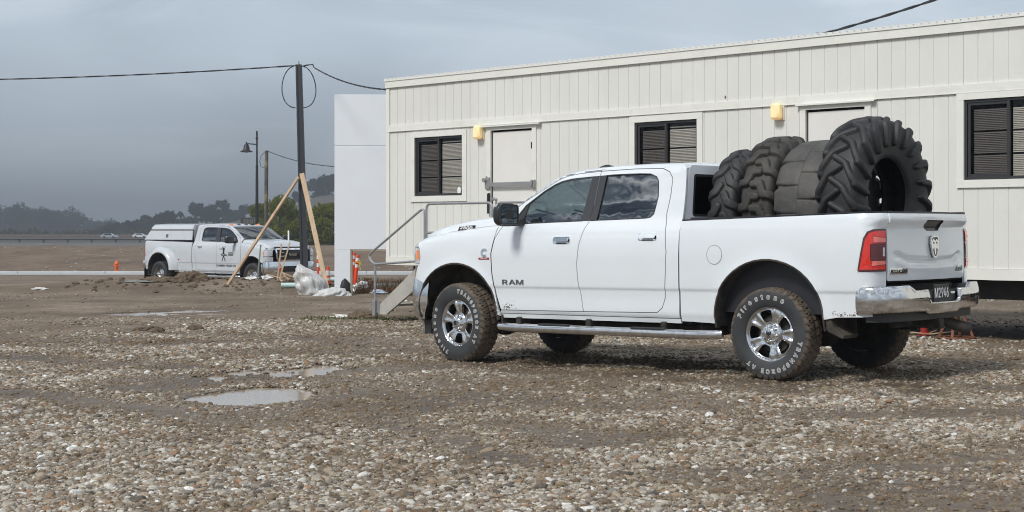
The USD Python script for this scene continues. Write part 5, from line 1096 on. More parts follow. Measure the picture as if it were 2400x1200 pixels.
    if not dually:
        put('trim_badge', slab(rnd(sbox(0.455, 0.955, 0.725, 1.005), 0.004), tg_map, 0.004, 0.04, 0.004), M['chrome'], tg, label='chrome badge with dark capitals at the lower left of the tailgate')
        put('badge_lettering', plate(affinity.scale(text_poly('BIGHORN', 0.030, True), 0.235 / (text_poly('BIGHORN', 0.030, True).bounds[2] - text_poly('BIGHORN', 0.030, True).bounds[0]), 1, origin=(0, 0)), lambda a, b, o: tg_map(0.59 - a, 0.98 + b, 0.0045 + o), 0.002), M['badge_black'], tg)
        sk = affinity.skew(text_poly('4x4', 0.046, True), 18, 0, origin=(0, 0)); put('badge_lettering', plate(affinity.scale(sk, 0.20 / (sk.bounds[2] - sk.bounds[0]), 1, origin=(0, 0)), lambda a, b, o: tg_map(-0.60 - a, 0.985 + b, 0.003 + o), 0.005), M['badge_grey'], tg)
    # rear bumper: a plate swept round the corners
    pth = [(xr - 0.885, 0.985), (xr - 0.96, 0.990), (xr - 1.03, 0.975), (xr - 1.10, 0.925), (xr - 1.145, 0.85), (xr - 1.185, 0.65), (xr - 1.215, 0.33), (xr - 1.225, 0.0)]
    pth = np.array(pth + [(x, -y) for x, y in pth[-2::-1]]); L_ = np.r_[0, np.cumsum(np.hypot(*np.diff(pth, axis=0).T))]; Lm = L_[-1] / 2
    cxp, cyp = PchipInterpolator(L_, pth[:, 0]), PchipInterpolator(L_, pth[:, 1])
    def bm(a, b, o):
        s_ = np.clip(a + Lm, 0, L_[-1]); dx, dy = cxp(s_, 1), cyp(s_, 1); l = np.hypot(dx, dy)
        bul = 0.022 * np.sin(np.clip((b - 0.62) / 0.24, 0, 1) * math.pi)
        oo = o + bul; return np.c_[cxp(s_) + oo * dy / l, cyp(s_) - oo * dx / l, b]
    # a < 0 is the left side
    bp = P((-Lm, 0.615), (-Lm + 0.01, 0.815), (-Lm + 0.05, 0.852), (-0.60, 0.858), (-0.52, 0.812), (-0.315, 0.815), (-0.295, 0.725), (-0.26, 0.700), (0.26, 0.700), (0.295, 0.725), (0.315, 0.815), (0.52, 0.812), (0.60, 0.858), (Lm - 0.05, 0.852), (Lm - 0.01, 0.815), (Lm, 0.625), (0.9, 0.628), (0.33, 0.625), (0.27, 0.600), (-0.27, 0.600), (-0.33, 0.625), (-0.9, 0.628))
    rbm = thing('rear_bumper', parent=T)
    put('chrome_bar', slab(rnd(bp, 0.008), bm, 0.03, 0.035), M['chrome_dirty'], rbm, smooth=40)
    bmf = lambda a, b, o: np.c_[bm(a, np.full(len(a), 0.63), -b)[:, :2], np.where(np.abs(a) < 0.56, 0.805, 0.845) + o]
    put('step_pad', slab(sbox(-Lm + 0.03, 0.012, Lm - 0.03, 0.17).difference(sbox(-0.31, -0.1, 0.31, 0.13)), bmf, 0.03, 0.06), M['black_plastic'], rbm, smooth=30)
    put('lower_valance', slab(sbox(-Lm + 0.06, 0.545, Lm - 0.06, 0.622), bm, 0.03, 0.08, -0.06), M['black_plastic'], rbm, smooth=30)
    put('plate_recess', [box(xr - 1.19, xr - 1.09, -0.30, 0.30, 0.66, 0.80)], M['black_plastic'], rbm)
    for s in (-1, 1): put('bumper_end', [rbox(xr - 0.90, xr - 0.86, min(s * 0.93, s * 0.975), max(s * 0.93, s * 0.975), 0.60, 0.86, 0.01)], M['black_plastic'], rbm)
    if not dually:
        lp_ = thing('licence_plate', parent=T)
        put('plate', rbox(xr - 1.200, xr - 1.194, -0.155, 0.155, 0.70, 0.855, 0.002), M['badge_black'], lp_)
        put('plate_lettering', plate(affinity.scale(text_poly('M2946', 0.075, False), 0.8, 1.15, origin=(0, 0)), lambda a, b, o: np.c_[xr - 1.2005 - o, 0.0 - a, 0.780 + b], 0.002), M['badge_white'], lp_)
        put('plate_lamp', rbox(xr - 1.205, xr - 1.19, -0.26, -0.20, 0.765, 0.785, 0.003), M['badge_white'], rbm)
    put('hitch_receiver', [rbox(xr - 1.20, xr - 0.75, -0.045, 0.045, 0.46, 0.55, 0.006), box(xr - 1.0, xr - 0.94, -0.5, 0.5, 0.48, 0.56)], M['underbody'], T)
    # chassis, axles, exhaust
    for s in (-1, 1): put('frame_rail', box(xr - 1.1, 4.2, s * 0.43 - 0.04, s * 0.43 + 0.04, 0.52, 0.68), M['underbody'], T)
    put('skid_underside', [box(0.95, 3.3, -0.80, 0.80, 0.470, 0.500), rbox(0.75, 2.3, 0.15, 0.66, 0.36, 0.48, 0.03), rbox(1.2, 3.0, -0.35, 0.1, 0.36, 0.5, 0.04)], M['underbody'], T)  # made wide and low to deepen the shadow under the truck
    put('bed_underside', [box(xr - 1.0, 0.93, -0.62, 0.62, 0.66, 0.86)], M['underbody'], T)
    put('engine_sump', [rbox(3.2, 4.1, -0.42, 0.42, 0.36, 1.1, 0.05)], M['underbody'], T)
    for ax_ in (xr, 3.80):
        put('axle', [tube([(ax_, -0.80, 0.42), (ax_, 0.80, 0.42)], 0.055, 12)], M['underbody'], T)
        df = trimesh.creation.icosphere(subdivisions=2); df.vertices *= [0.17, 0.20, 0.17]; df.apply_translation((ax_, 0.0 if ax_ == xr else 0.2, 0.42)); put('differential', df, M['underbody'], T, smooth=50)
    put('exhaust_pipe', [tube(arc_path([(2.6, -0.55, 0.45), (0.8, -0.55, 0.45), (0.3, -0.55, 0.72), (xr - 0.5, -0.62, 0.70), (xr - 0.95, -0.80, 0.44), (xr - 1.08, -0.86, 0.42)], 0.12), 0.055, 12)], M['exhaust'], T, smooth=50)
    put('drive_shaft', tube([(xr, 0, 0.45), (2.6, 0, 0.55)], 0.045, 10), M['underbody'], T)
    if not dually:
        sp = TYRE.copy(); sp.vertices = sp.vertices[:, [0, 2, 1]] * [1, 1, 1]; sp.invert(); sp.apply_translation((xr - 0.55, 0.0, 0.62)); 
    # front face ----------------------------------------------------------
    gx_ = 4.485
    gm_ = lambda a, b, o: np.c_[gx_ + 0.045 * (1 - (a / 0.6) ** 2) + o - 0.05 * np.clip((b - 1.15) / 0.2, 0, 1), a, b]
    gr = thing('grille', parent=T)
    outl = rnd(P((-0.645, 1.285), (0.645, 1.285), (0.62, 1.0), (0.56, 0.880), (-0.56, 0.880), (-0.62, 1.0)), 0.05)
    put('surround', slab(outl.difference(outl.buffer(-0.05)), gm_, 0.06, 0.05, 0.03), M['chrome'], gr, smooth=35)
    put('backing', slab(outl.buffer(-0.03), gm_, 0.02, 0.08, -0.03), M['badge_black'], gr)
    for k in range(8):
        zz = 0.955 + 0.036 * k; w = float(np.interp(zz, [0.9, 1.25], [0.53, 0.60])); put('grille_bar', slab(sbox(-w, zz, w, zz + 0.016), gm_, 0.025, 0.08, 0.005), M['black_gloss'], gr)
    for s in (-1, 1):
        e = ngon(s * 0.40, 1.085, 0.115, 0.075, 24); e2 = ngon(s * 0.40, 1.10, 0.105, 0.05, 24)
        put('fog_bezel', slab(e.difference(e2), gm_, 0.03, 0.03, 0.03), M['chrome'], gr, smooth=35); put('fog_recess', slab(e2, gm_, 0.02, 0.04, 0.0), M['badge_black'], gr)
    put('grille_lettering', plate(affinity.scale(text_poly('RAM', 0.085, True), 1.25, 1, origin=(0, 0)), lambda a, b, o: gm_(a, 1.09 + b, 0.012 + o), 0.015), M['chrome'], gr)
    put('nose_band', slab(sbox(-0.66, 1.27, 0.66, 1.325 if dually else 1.30), gm_, 0.03, 0.1, 0.02), M['black_plastic'] if dually else WP, T)
    fp = [(4.215, 0.962), (4.30, 0.974), (4.40, 0.968), (4.475, 0.93), (4.515, 0.85), (4.54, 0.62), (4.565, 0.28), (4.57, 0.0)]
    fp = np.array(fp + [(x, -y) for x, y in fp[-2::-1]]); Lf = np.r_[0, np.cumsum(np.hypot(*np.diff(fp, axis=0).T))]; Lfm = Lf[-1] / 2; fxp, fyp = PchipInterpolator(Lf, fp[:, 0]), PchipInterpolator(Lf, fp[:, 1])
    def fm(a, b, o):
        s_ = np.clip(a + Lfm, 0, Lf[-1]); dx, dy = fxp(s_, 1), fyp(s_, 1); l = np.hypot(dx, dy); oo = o + 0.018 * np.sin(np.clip((b - 0.46) / 0.42, 0, 1) * math.pi) - 0.05 * np.clip((0.62 - b) / 0.2, 0, 1) ** 2
        return np.c_[fxp(s_) - oo * dy / l, fyp(s_) + oo * dx / l, b]
    fb_ = P((-Lfm, 0.875), (-Lfm + 0.02, 0.60), (-Lfm + 0.10, 0.44), (-0.62, 0.40), (0.62, 0.40), (Lfm - 0.10, 0.44), (Lfm - 0.02, 0.60), (Lfm, 0.875))
    hole = rnd(sbox(-0.42, 0.56, 0.42, 0.74), 0.03); fh = [ngon(q, 0.60, 0.085, 0.055, 16) for q in (-0.66, 0.66)]
    fbm_ = thing('front_bumper', parent=T)
    put('chrome_bar', slab(rnd(fb_, 0.012).difference(unary_union([hole] + fh)), fm, 0.03, 0.045), M['chrome'], fbm_, smooth=40)
    put('bumper_cap', slab(sbox(-Lfm + 0.02, 0, Lfm - 0.02, 0.12), lambda a, b, o: np.c_[fm(a, np.full(len(a), 0.875), -b)[:, :2], 0.872 + o], 0.02, 0.1), M['black_plastic'], fbm_)
    put('air_intake', slab(unary_union([hole] + fh).buffer(0.01), fm, 0.02, 0.06, -0.04), M['badge_black'], fbm_)
    for q in fh: put('fog_lamp', slab(q.buffer(-0.012), fm, 0.02, 0.03, -0.02), M['lamp_clear'], fbm_)
    put('air_dam', slab(sbox(-Lfm + 0.06, 0.28, Lfm - 0.06, 0.43), fm, 0.03, 0.1, -0.06), M['black_plastic'], fbm_)
    if dually: put('chrome_strip', slab(sbox(-0.9, 0.80, 0.9, 0.84), fm, 0.02, 0.08, 0.015), M['chrome'], fbm_)
    # wheels
    if not dually:
        make_wheel(T, 0.0, 0.848, 0.418, 0.0, spin=0); make_wheel(T, 3.80, 0.856, 0.418, 0.0, steer=-0.10, spin=94)
        make_wheel(T, 0.0, -0.848, 0.418, math.pi, spin=40, letters=False); make_wheel(T, 3.80, -0.856, 0.418, math.pi, steer=-0.10, spin=10, letters=False)
    else:
        make_wheel(T, 3.80, 0.85, 0.418, 0.0, kind='front', letters=False, tyre='clean_tyre'); make_wheel(T, 3.80, -0.85, 0.418, math.pi, kind='front', letters=False, tyre='clean_tyre')
        for s in (1, -1):
            make_wheel(T, xr, s * 1.03, 0.418, 0 if s > 0 else math.pi, kind='dual', letters=False, tyre='clean_tyre'); make_wheel(T, xr, s * 0.72, 0.418, 0 if s > 0 else math.pi, kind='dual', letters=False, tyre='clean_tyre')
    return T, bed_map, fd
truck, BM, FDP = make_truck('white crew cab pickup carrying four big worn tyres in its open bed', (TCX, TCY, 0.0), math.pi - TYAW, 0.012, mat='white_paint')
put('side_lettering', [plate(affinity.scale(text_poly(c, 0.047, True), 1.95, 1, origin=(0, 0)), lambda a, b, o, c0=c0: cab_map(3.015 - c0 - a, 0.855 + b, 0.001 + o), 0.006) for c, c0 in (('R', -0.098), ('A', 0.0), ('M', 0.102))], M['badge_grey'], truck)
put('hood_badge', slab(rnd(P((3.86, 1.374), (3.62, 1.384), (3.635, 1.444), (3.845, 1.434)), 0.006), lambda a, b, o: np.c_[a, 0.885 - 0.35 * (b - 1.38) + o, b], 0.02, 0.04, 0.012), M['badge_black'], truck, label='dark badge with white numerals on the side of the hood')
put('badge_lettering', plate(affinity.scale(text_poly('2500', 0.032, True), 1.6, 1, origin=(0, 0)), lambda a, b, o: np.c_[3.742 - a, 0.885 - 0.35 * (b + 0.039) + 0.0125 + o, 1.419 + b - 0.04 * a], 0.003), M['badge_white'], truck)
put('badge_stripe', slab(P((3.84, 1.379), (3.64, 1.388), (3.64, 1.399), (3.84, 1.390)), lambda a, b, o: np.c_[a, 0.885 - 0.35 * (b - 1.38) + o, b], 0.003, 0.05, 0.0145), M['red_badge'], truck)
cum = LineString([(0.035, 0.028), (0.012, 0.034), (-0.018, 0.030), (-0.03, 0.008), (-0.026, -0.018), (-0.004, -0.032), (0.030, -0.028)]).buffer(0.0115, cap_style=2)
put('fender_badge', plate(cum, lambda a, b, o: fend_map(3.40 - a, 1.155 + b, 0.002 + o), 0.006), M['chrome'], truck)
put('fender_badge_stripe', [plate(sbox(-0.072, -0.009, 0.072, 0.009), lambda a, b, o: fend_map(3.40 - a, 1.095 + b, 0.002 + o), 0.004)], M['red_badge'], truck)
put('badge_lettering', plate(text_poly('TURBO DIESEL', 0.010, False), lambda a, b, o: fend_map(3.40 - a, 1.095 + b, 0.0065 + o), 0.001), M['badge_white'], truck)
# mud splashed up behind the wheels
def splash(cx, cz, n, seed, mapf, spread=(0.10, 0.09), r0=0.011):
    r = random.Random(seed); g = []
    for _ in range(n):
        a, b = cx + r.gauss(0, spread[0]), cz + r.gauss(0, spread[1]); q = abs(r.gauss(0, r0)) * 0.55 + 0.0015; g.append(ngon(a, b, q * r.uniform(0.8, 1.6), q, 7))
    return unary_union(g)
pm('dried_mud', (0.17, 0.135, 0.10), 0.9, var=0.3, scale=30)
blk = FDP.union(sbox(0.9, 0.4, 3.3, 0.532))
put('mud_splash', slab(splash(3.11, 0.575, 70, 3, None, (0.05, 0.04), 0.005).intersection(FDP.buffer(-0.006)), cab_map, 0.003, 0.02, 0.0025), M['dried_mud'], truck, label='spatters of dried mud low on the front door', kind='stuff')
put('mud_splash', slab(splash(3.245, 0.60, 70, 5, None, (0.03, 0.07), 0.006).intersection(P((3.20, 0.50), (3.26, 0.72), (3.30, 0.85), (3.34, 0.72), (3.25, 0.50))), fend_map, 0.003, 0.02, 0.0025), M['dried_mud'], truck, kind='stuff')
put('mud_splash', slab(splash(-0.76, 0.605, 60, 6, None, (0.10, 0.015), 0.006).intersection(P((-0.66, 0.59), (-0.93, 0.605), (-0.93, 0.80), (-0.6, 0.80))), BM, 0.003, 0.02, 0.0025), M['dried_mud'], truck, label='spatters of dried mud low on the bed side behind the rear wheel', kind='stuff')

# ------------------------------------------------------------------ big worn tyres in the bed
pm('worn_rubber', (0.022, 0.0225, 0.024), 0.62, var=0.35, scale=5, dirt=(0.060, 0.052, 0.043), dscale=7, dlo=0.5, dhi=0.75, dfac=0.45, bump=0.25, bscale=40)
pm('worn_rubber_brown', (0.034, 0.032, 0.029), 0.68, var=0.35, scale=6, dirt=(0.075, 0.062, 0.047), dscale=9, dlo=0.45, dhi=0.7, dfac=0.5, bump=0.3, bscale=40)
pm('bald_rubber', (0.056, 0.054, 0.051), 0.66, var=0.4, scale=4, dirt=(0.11, 0.097, 0.08), dscale=6, dlo=0.45, dhi=0.7, dfac=0.55, bump=0.35, bscale=30)
def worn_lug(poly, mp, h, bev, seed):
    """a lug with rounded, worn shoulders standing on the carcass"""
    poly = poly.buffer(bev * 0.55).simplify(0.002); out = []
    i1, i2 = poly.buffer(-bev * 0.5), poly.buffer(-bev * 1.1)
    P0 = np.vstack([dens(r, 0.030) for r in lines_of(poly)]); Q = [np.c_[P0, np.full(len(P0), -0.006)]]
    for g, hh in ((i1, 0.72), (i2, 0.97)):
        if g.is_empty: continue
        q = np.vstack([dens(r, 0.030) for r in lines_of(g)]); Q.append(np.c_[q, np.full(len(q), hh * h)])
    x0, y0, x1, y1 = poly.bounds; gx_, gy_ = np.meshgrid(np.arange(x0, x1, 0.05), np.arange(y0, y1, 0.05)); gp = np.c_[gx_.ravel(), gy_.ravel()]; i3 = poly.buffer(-bev * 1.6)
    if not i3.is_empty: gp = gp[contains_xy(i3, gp[:, 0], gp[:, 1])]; Q.append(np.c_[gp, np.full(len(gp), h)])
    Q = np.vstack(Q); Q[:, 2] += np.where(Q[:, 2] > 0, 0.12 * h * (meshkit.noise(np.c_[Q[:, 0] * 9, Q[:, 1] * 9, np.full(len(Q), seed)], 3) - 0.6), 0)
    T = Delaunay(Q[:, :2]).simplices; C = Q[T][:, :, :2].mean(1); T = T[contains_xy(poly, C[:, 0], C[:, 1])]
    m = trimesh.Trimesh(mp(Q[:, 0], Q[:, 1], Q[:, 2]), T, process=False)
    up = mp(Q[:, 0], Q[:, 1], Q[:, 2] + 0.05) - m.vertices; fn = np.cross(m.vertices[T[:, 1]] - m.vertices[T[:, 0]], m.vertices[T[:, 2]] - m.vertices[T[:, 0]]); fl = (fn * up[T[:, 0]]).sum(1) < 0
    T[fl] = T[fl][:, [0, 2, 1]]; return trimesh.Trimesh(m.vertices, T, process=False)
def big_tyre(name, label, x, y, z, R, w, rim, lug, mat, spin=0.0, rz=0.0, tilt=0.0):
    """axis along local x; carcass, bead and each lug"""
    hw = w / 2
    wx, wy = TCX - x * TC - y * TS, TCY + x * TS - y * TC
    t = thing(name, label, 'tyre', (wx, wy, z - 0.012 * x), math.pi - TYAW + rz, 'big worn tyres loaded in the pickup bed', roty=tilt)
    Rc = R - lug['h']
    prof = [(-hw * 0.62, rim), (-hw * 0.74, rim + 0.01), (-hw * 0.93, rim + (Rc - rim) * 0.28), (-hw * 1.0, rim + (Rc - rim) * 0.55), (-hw * 0.98, rim + (Rc - rim) * 0.76), (-hw * 0.90, rim + (Rc - rim) * 0.90), (-hw * 0.72, Rc * 0.985), (-hw * 0.36, Rc * 0.997), (0, Rc)]
    pc = PchipInterpolator([-p[0] for p in prof[::-1]], [p[1] for p in prof[::-1]]) if False else None
    outer = prof + [(-a, r) for a, r in prof[-2::-1]]
    inner_ = [(hw * 0.60, rim), (hw * 0.80, rim + (Rc - rim) * 0.4), (hw * 0.75, Rc * 0.90), (0, Rc * 0.93), (-hw * 0.75, Rc * 0.90), (-hw * 0.80, rim + (Rc - rim) * 0.4), (-hw * 0.60, rim)]
    full = outer + inner_
    put('carcass', lathe([(r, a) for a, r in full] + [(full[0][1], full[0][0])], 96, 'x'), M[mat], t, smooth=40)
    for s in (-1, 1): put('bead', lathe([(rim - 0.004, s * hw * 0.60), (rim + 0.012, s * hw * 0.74), (rim + 0.03, s * hw * 0.80), (rim + 0.035, s * hw * 0.70), (rim - 0.004, s * hw * 0.60)], 64, 'x'), M[mat], t, smooth=50)
    ob = np.array(outer); sl = np.r_[0, np.cumsum(np.hypot(*np.diff(ob, axis=0).T))]; sm = sl[-1] / 2
    fx, fr = PchipInterpolator(sl - sm, ob[:, 0]), PchipInterpolator(sl - sm, ob[:, 1])
    def mp(a, b, o):
        d1, d2 = fx(b, 1), fr(b, 1); l = np.hypot(d1, d2); xx = fx(b) - o * d2 / l; rr = fr(b) + o * d1 / l; th = a / Rc + spin
        return np.c_[xx, -rr * np.sin(th), rr * np.cos(th)]
    n = lug['n']; pit = 2 * math.pi * Rc / n; rr_ = random.Random(int(R * 1000))
    for s in (-1, 1):
        for k in range(n):
            c = (k + (0.5 if s > 0 else 0)) * pit; j = rr_.uniform(-0.008, 0.008)
            poly = lug['shape'](s, hw, pit, j); poly = affinity.translate(poly, c, 0)
            hh = lug['h'] * lug.get('wear', 1) * rr_.uniform(0.80, 1.0); put('lug', worn_lug(poly, mp, hh, lug.get('bev', 0.02), rr_.random() * 50), M[mat], t, smooth=55)
    return t
def ag_shape(s, hw, pit, j):
    ln = LineString([(0.10 + j, -s * 0.035), (0.03, s * hw * 0.42), (-0.16, s * hw * 0.98), (-0.24 + j, s * (hw * 1.0 + 0.17))]); return unary_union([ln.buffer(0.022), LineString([(-0.16, s * hw * 0.98), (-0.22 + j, s * (hw * 1.0 + 0.15))]).buffer(0.030)])
def zig_shape(s, hw, pit, j):
    ln = LineString([(0.07 + j, -s * 0.02), (0.07, s * hw * 0.28), (-0.035, s * hw * 0.52), (-0.035, s * hw * 0.80), (-0.09 + j, s * (hw + 0.09))]); return ln.buffer(0.034)
def worn_shape(s, hw, pit, j):
    return P((-pit * 0.47, s * 0.002), (pit * 0.47, s * 0.002), (pit * 0.46 + j, s * hw * 0.55), (pit * 0.24, s * (hw * 0.98 + 0.08)), (-pit * 0.30, s * (hw * 0.98 + 0.10)), (-pit * 0.47 + j, s * hw * 0.50)).buffer(0.006)
def slot_shape(s, hw, pit, j):
    ln = LineString([(0.05 + j, s * 0.03), (-0.02, s * hw * 0.5), (-0.10 + j, s * (hw + 0.11))]); return ln.buffer(0.036)
big_tyre('tractor_tyre', 'biggest tyre with deep slanted lugs, its hole facing the tailgate', -0.545, 0.02, 1.662, 0.740, 0.385, 0.345, {'n': 20, 'h': 0.048, 'shape': ag_shape, 'bev': 0.024}, 'worn_rubber', rz=-0.05, spin=0.05)
big_tyre('loader_tyre', 'smooth brown worn tyre with only its edge lugs left, beside the biggest tyre', -0.085, 0.05, 1.565, 0.635, 0.52, 0.31, {'n': 15, 'h': 0.030, 'shape': worn_shape, 'wear': 0.9, 'bev': 0.022}, 'bald_rubber', rz=0.03)
big_tyre('loader_tyre', 'tyre with bold zigzag lugs, second from the cab', 0.40, 0.02, 1.60, 0.665, 0.34, 0.33, {'n': 17, 'h': 0.042, 'shape': zig_shape}, 'worn_rubber_brown', rz=0.06, spin=0.1)
big_tyre('loader_tyre', 'dark slotted tyre leaning nearest the cab window', 0.73, 0.12, 1.54, 0.61, 0.27, 0.31, {'n': 18, 'h': 0.036, 'shape': slot_shape, 'wear': 0.9}, 'worn_rubber', rz=0.05, tilt=0.0)

# ------------------------------------------------------------------ the second pickup: dual rear wheels and a closed bed shell
D_A = math.radians(40)
DX, DY = -10.18, 51.1
dz = -0.52
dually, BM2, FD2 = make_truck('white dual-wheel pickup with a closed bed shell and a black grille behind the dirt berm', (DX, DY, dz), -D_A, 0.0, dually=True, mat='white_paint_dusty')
def shell():
    sh = thing('bed_shell', parent=dually)
    x0, x1, z0, z1 = -1.52, 0.90, 1.51, 2.00
    prof = [(x0 - 0.03, z0), (x0 + 0.28, z1 - 0.16), (x0 + 0.33, z1 - 0.03), (x0 + 0.42, z1), (x1 - 0.04, z1), (x1 - 0.01, z1 - 0.16), (x1, z0)]
    for s in (1, -1):
        lo = P((x0 - 0.03, z0), (x0 + 0.25, z1 - 0.175), (x1 - 0.01, z1 - 0.175), (x1, z0)); up = P((x0 + 0.26, z1 - 0.155), (x0 + 0.30, z1 - 0.06), (x0 + 0.38, z1), (x1 - 0.04, z1), (x1 - 0.02, z1 - 0.155))
        mpf = lambda a, b, o: np.c_[a, s * (0.93 - 0.17 * (b - z0) - 0.06 * np.clip((b - z1 + 0.10) / 0.10, 0, 1) ** 2 + o), b]
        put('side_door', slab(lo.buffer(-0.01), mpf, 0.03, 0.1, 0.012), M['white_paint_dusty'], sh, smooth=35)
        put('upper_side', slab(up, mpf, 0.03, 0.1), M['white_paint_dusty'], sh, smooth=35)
        put('drip_rail', slab(sbox(x0 + 0.25, z1 - 0.18, x1 - 0.01, z1 - 0.148), mpf, 0.03, 0.2, 0.018), M['black_plastic'], sh)
        put('base_seal', slab(sbox(x0 - 0.03, z0 - 0.014, x1, z0 + 0.004), mpf, 0.04, 0.2, 0.004), M['black_plastic'], sh)
        put('lock', slab(sbox(-0.42, 1.60, -0.32, 1.70), mpf, 0.01, 0.1, 0.026), M['badge_grey'], sh)
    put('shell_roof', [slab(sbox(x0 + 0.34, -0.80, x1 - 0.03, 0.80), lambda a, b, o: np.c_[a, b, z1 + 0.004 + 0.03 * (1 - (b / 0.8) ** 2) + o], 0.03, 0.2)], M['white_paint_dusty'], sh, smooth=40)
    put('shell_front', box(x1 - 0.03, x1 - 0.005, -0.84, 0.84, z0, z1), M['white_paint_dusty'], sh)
    put('rear_hatch', [trimesh.convex.convex_hull(np.array([(x0 - 0.02, s * 0.90, z0) for s in (-1, 1)] + [(x0 + 0.02, s * 0.90, z0) for s in (-1, 1)] + [(x0 + 0.34, s * 0.80, z1 - 0.03) for s in (-1, 1)] + [(x0 + 0.38, s * 0.80, z1 - 0.03) for s in (-1, 1)]))], M['glass_rear'], sh)
    # wide rear fenders over the double wheels
    xr = -0.50
    for s in (1, -1):
        fp_ = P((xr - 0.78, 0.58), (xr - 0.74, 0.92), (xr - 0.60, 1.14), (xr - 0.35, 1.27), (xr - 0.05, 1.30), (xr + 0.30, 1.25), (xr + 0.55, 1.10), (xr + 0.72, 0.85), (xr + 0.78, 0.56)).difference(arch(xr, 1.12, 0.545, 0.30, zc=0.58))
        def dm(a, b, o):
            d = np.hypot((a - xr) / 1.0, (b - 0.56)); k = np.clip((0.80 - d) / 0.20, 0, 1); k = k * k * (3 - 2 * k)
            return np.c_[a, s * (0.985 + 0.205 * k + o), b]
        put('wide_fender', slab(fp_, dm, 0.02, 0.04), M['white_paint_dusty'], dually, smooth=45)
        a1 = arch(xr, 1.12, 0.545, 0.40, zc=0.58)
        q = slab(a1.buffer(0.004).difference(a1.buffer(-0.012)), lambda a, b, o: np.c_[a, s * (1.17 + o), b], 0.30, 0.08); put('fender_lining', q, M['liner'], dually, smooth=30)
        put('rear_flap', rbox(xr - 0.72, xr - 0.70, min(s * 0.72, s * 1.19), max(s * 0.72, s * 1.19), 0.12, 0.62, 0.005), M['black_rubber'], dually)
        put('side_marker', slab(ngon(0.30, 0.90, 0.035, 0.018, 10), BM2 if s == 1 else (lambda a, b, o: BM2(a, b, o) * [1, -1, 1]), 0.01, 0.05, 0.012), M['lamp_red'], dually)
shell()
for k, y in enumerate((-0.55, -0.28, 0.0, 0.28, 0.55)):
    put('roof_marker', lathe([(0.055, 0), (0.045, 0.025), (0.02, 0.04), (0, 0.042)], 12).apply_transform(np.diag([1.5, 1, 1, 1])).apply_translation((2.38 - 0.05 * (y / 0.55) ** 2, y, 1.99)), M['amber'] if k in (0, 4) else M['black_plastic'], dually, smooth=40)
def d_text(s, h, x, z, fit=None, mat='badge_black', thick=0.004, bold=True):
    p = text_poly(s, h, bold)
    if fit: p = affinity.scale(p, fit / (p.bounds[2] - p.bounds[0]), 1, origin=(0, 0))
    put('door_lettering', plate(p, lambda a, b, o: cab_map(x + a, z + b, 0.002 + o) * [1, -1, 1], thick), M[mat], dually)
d_text('CYMBER-ROAD CO', 0.055, 2.60, 0.735, 0.92)
for z, w in ((1.135, 0.22), (1.095, 0.24), (1.06, 0.22)): put('door_stripe', plate(sbox(2.72, z - 0.011, 2.72 + w, z + 0.011), lambda a, b, o: cab_map(a, b, 0.002 + o) * [1, -1, 1], 0.004), M['badge_black'], dually)
fig = unary_union([ngon(0, 0.20, 0.05, 0.045), ngon(-0.05, 0.27, 0.03, 0.012), ngon(0.05, 0.27, 0.03, 0.012), sbox(-0.035, 0.06, 0.035, 0.17), ngon(-0.02, 0.03, 0.09, 0.045), ngon(0.11, 0.02, 0.05, 0.02), LineString([(0.0, 0.0), (-0.075, -0.16)]).buffer(0.014), LineString([(0.0, 0.0), (0.075, -0.16)]).buffer(0.014)]).difference(ngon(-0.02, 0.03, 0.05, 0.018))
put('door_logo', plate(fig, lambda a, b, o: cab_map(2.50 + a, 1.04 + b, 0.002 + o) * [1, -1, 1], 0.004), M['badge_black'], dually)
put('fender_mirror_post', tube([(3.5, 0.78, 1.46), (3.45, 0.82, 1.76), (3.40, 0.86, 1.80)], 0.022, 8), M['badge_white'], dually)
# ------------------------------------------------------------------ beyond the lot
tag(put('access_road', plate(sbox(-120, 98.6, 160, 108.6), lambda a, b, o: np.c_[a, b, -1.735 + o * 0 + (o - 0.05)], 0.05), M['concrete']), kind='structure')
kb = thing('kerb'); tag(kb, kind='structure')
for k in range(40):
    x0 = -118 + 6.0 * k; put('kerb_block', rbox(x0 + 0.02, x0 + 5.98, 108.6, 109.0, -1.9, -1.585, 0.02), M['kerb_concrete'], kb)
def hydrant(x, y, z):
    h = thing('fire_hydrant', 'orange fire hydrant standing behind the pale kerb', 'hydrant', (x, y, z), scale=1.15)
    put('barrel', lathe([(0, 0), (0.17, 0), (0.17, 0.04), (0.11, 0.05), (0.105, 0.50), (0.14, 0.51), (0.14, 0.55), (0.12, 0.58), (0.08, 0.66), (0.03, 0.69), (0.03, 0.73), (0, 0.73)], 18), M['hydrant_orange'], h, smooth=35)
    for s in (-1, 1): put('outlet', tube([(s * 0.09, 0, 0.42), (s * 0.19, 0, 0.42)], 0.055, 12), M['hydrant_orange'], h)
    put('outlet', tube([(0, -0.09, 0.38), (0, -0.2, 0.38)], 0.07, 12), M['hydrant_orange'], h)
hydrant(-27.7, 110.6, -1.72)
tag(put('highway', plate(sbox(-400, 262, 500, 560), lambda a, b, o: np.c_[a, b, -1.80 + (o - 0.05) - np.clip((b - 262) / 300, 0, 1) * 0.05], 0.05), M['asphalt_far']), kind='structure')
bx, by = np.meshgrid(np.linspace(-90, 70, 320), np.linspace(110.5, 165, 90), indexing='ij'); bp_ = np.stack([bx, by, bx * 0], -1)
bzz = np.interp(by, [110.5, 113, 133, 136, 142, 160, 165], [-1.80, -1.66, -0.30, -0.22, -0.24, -1.75, -1.95]); sl_ = np.clip((by - 112) / 6, 0, 1)
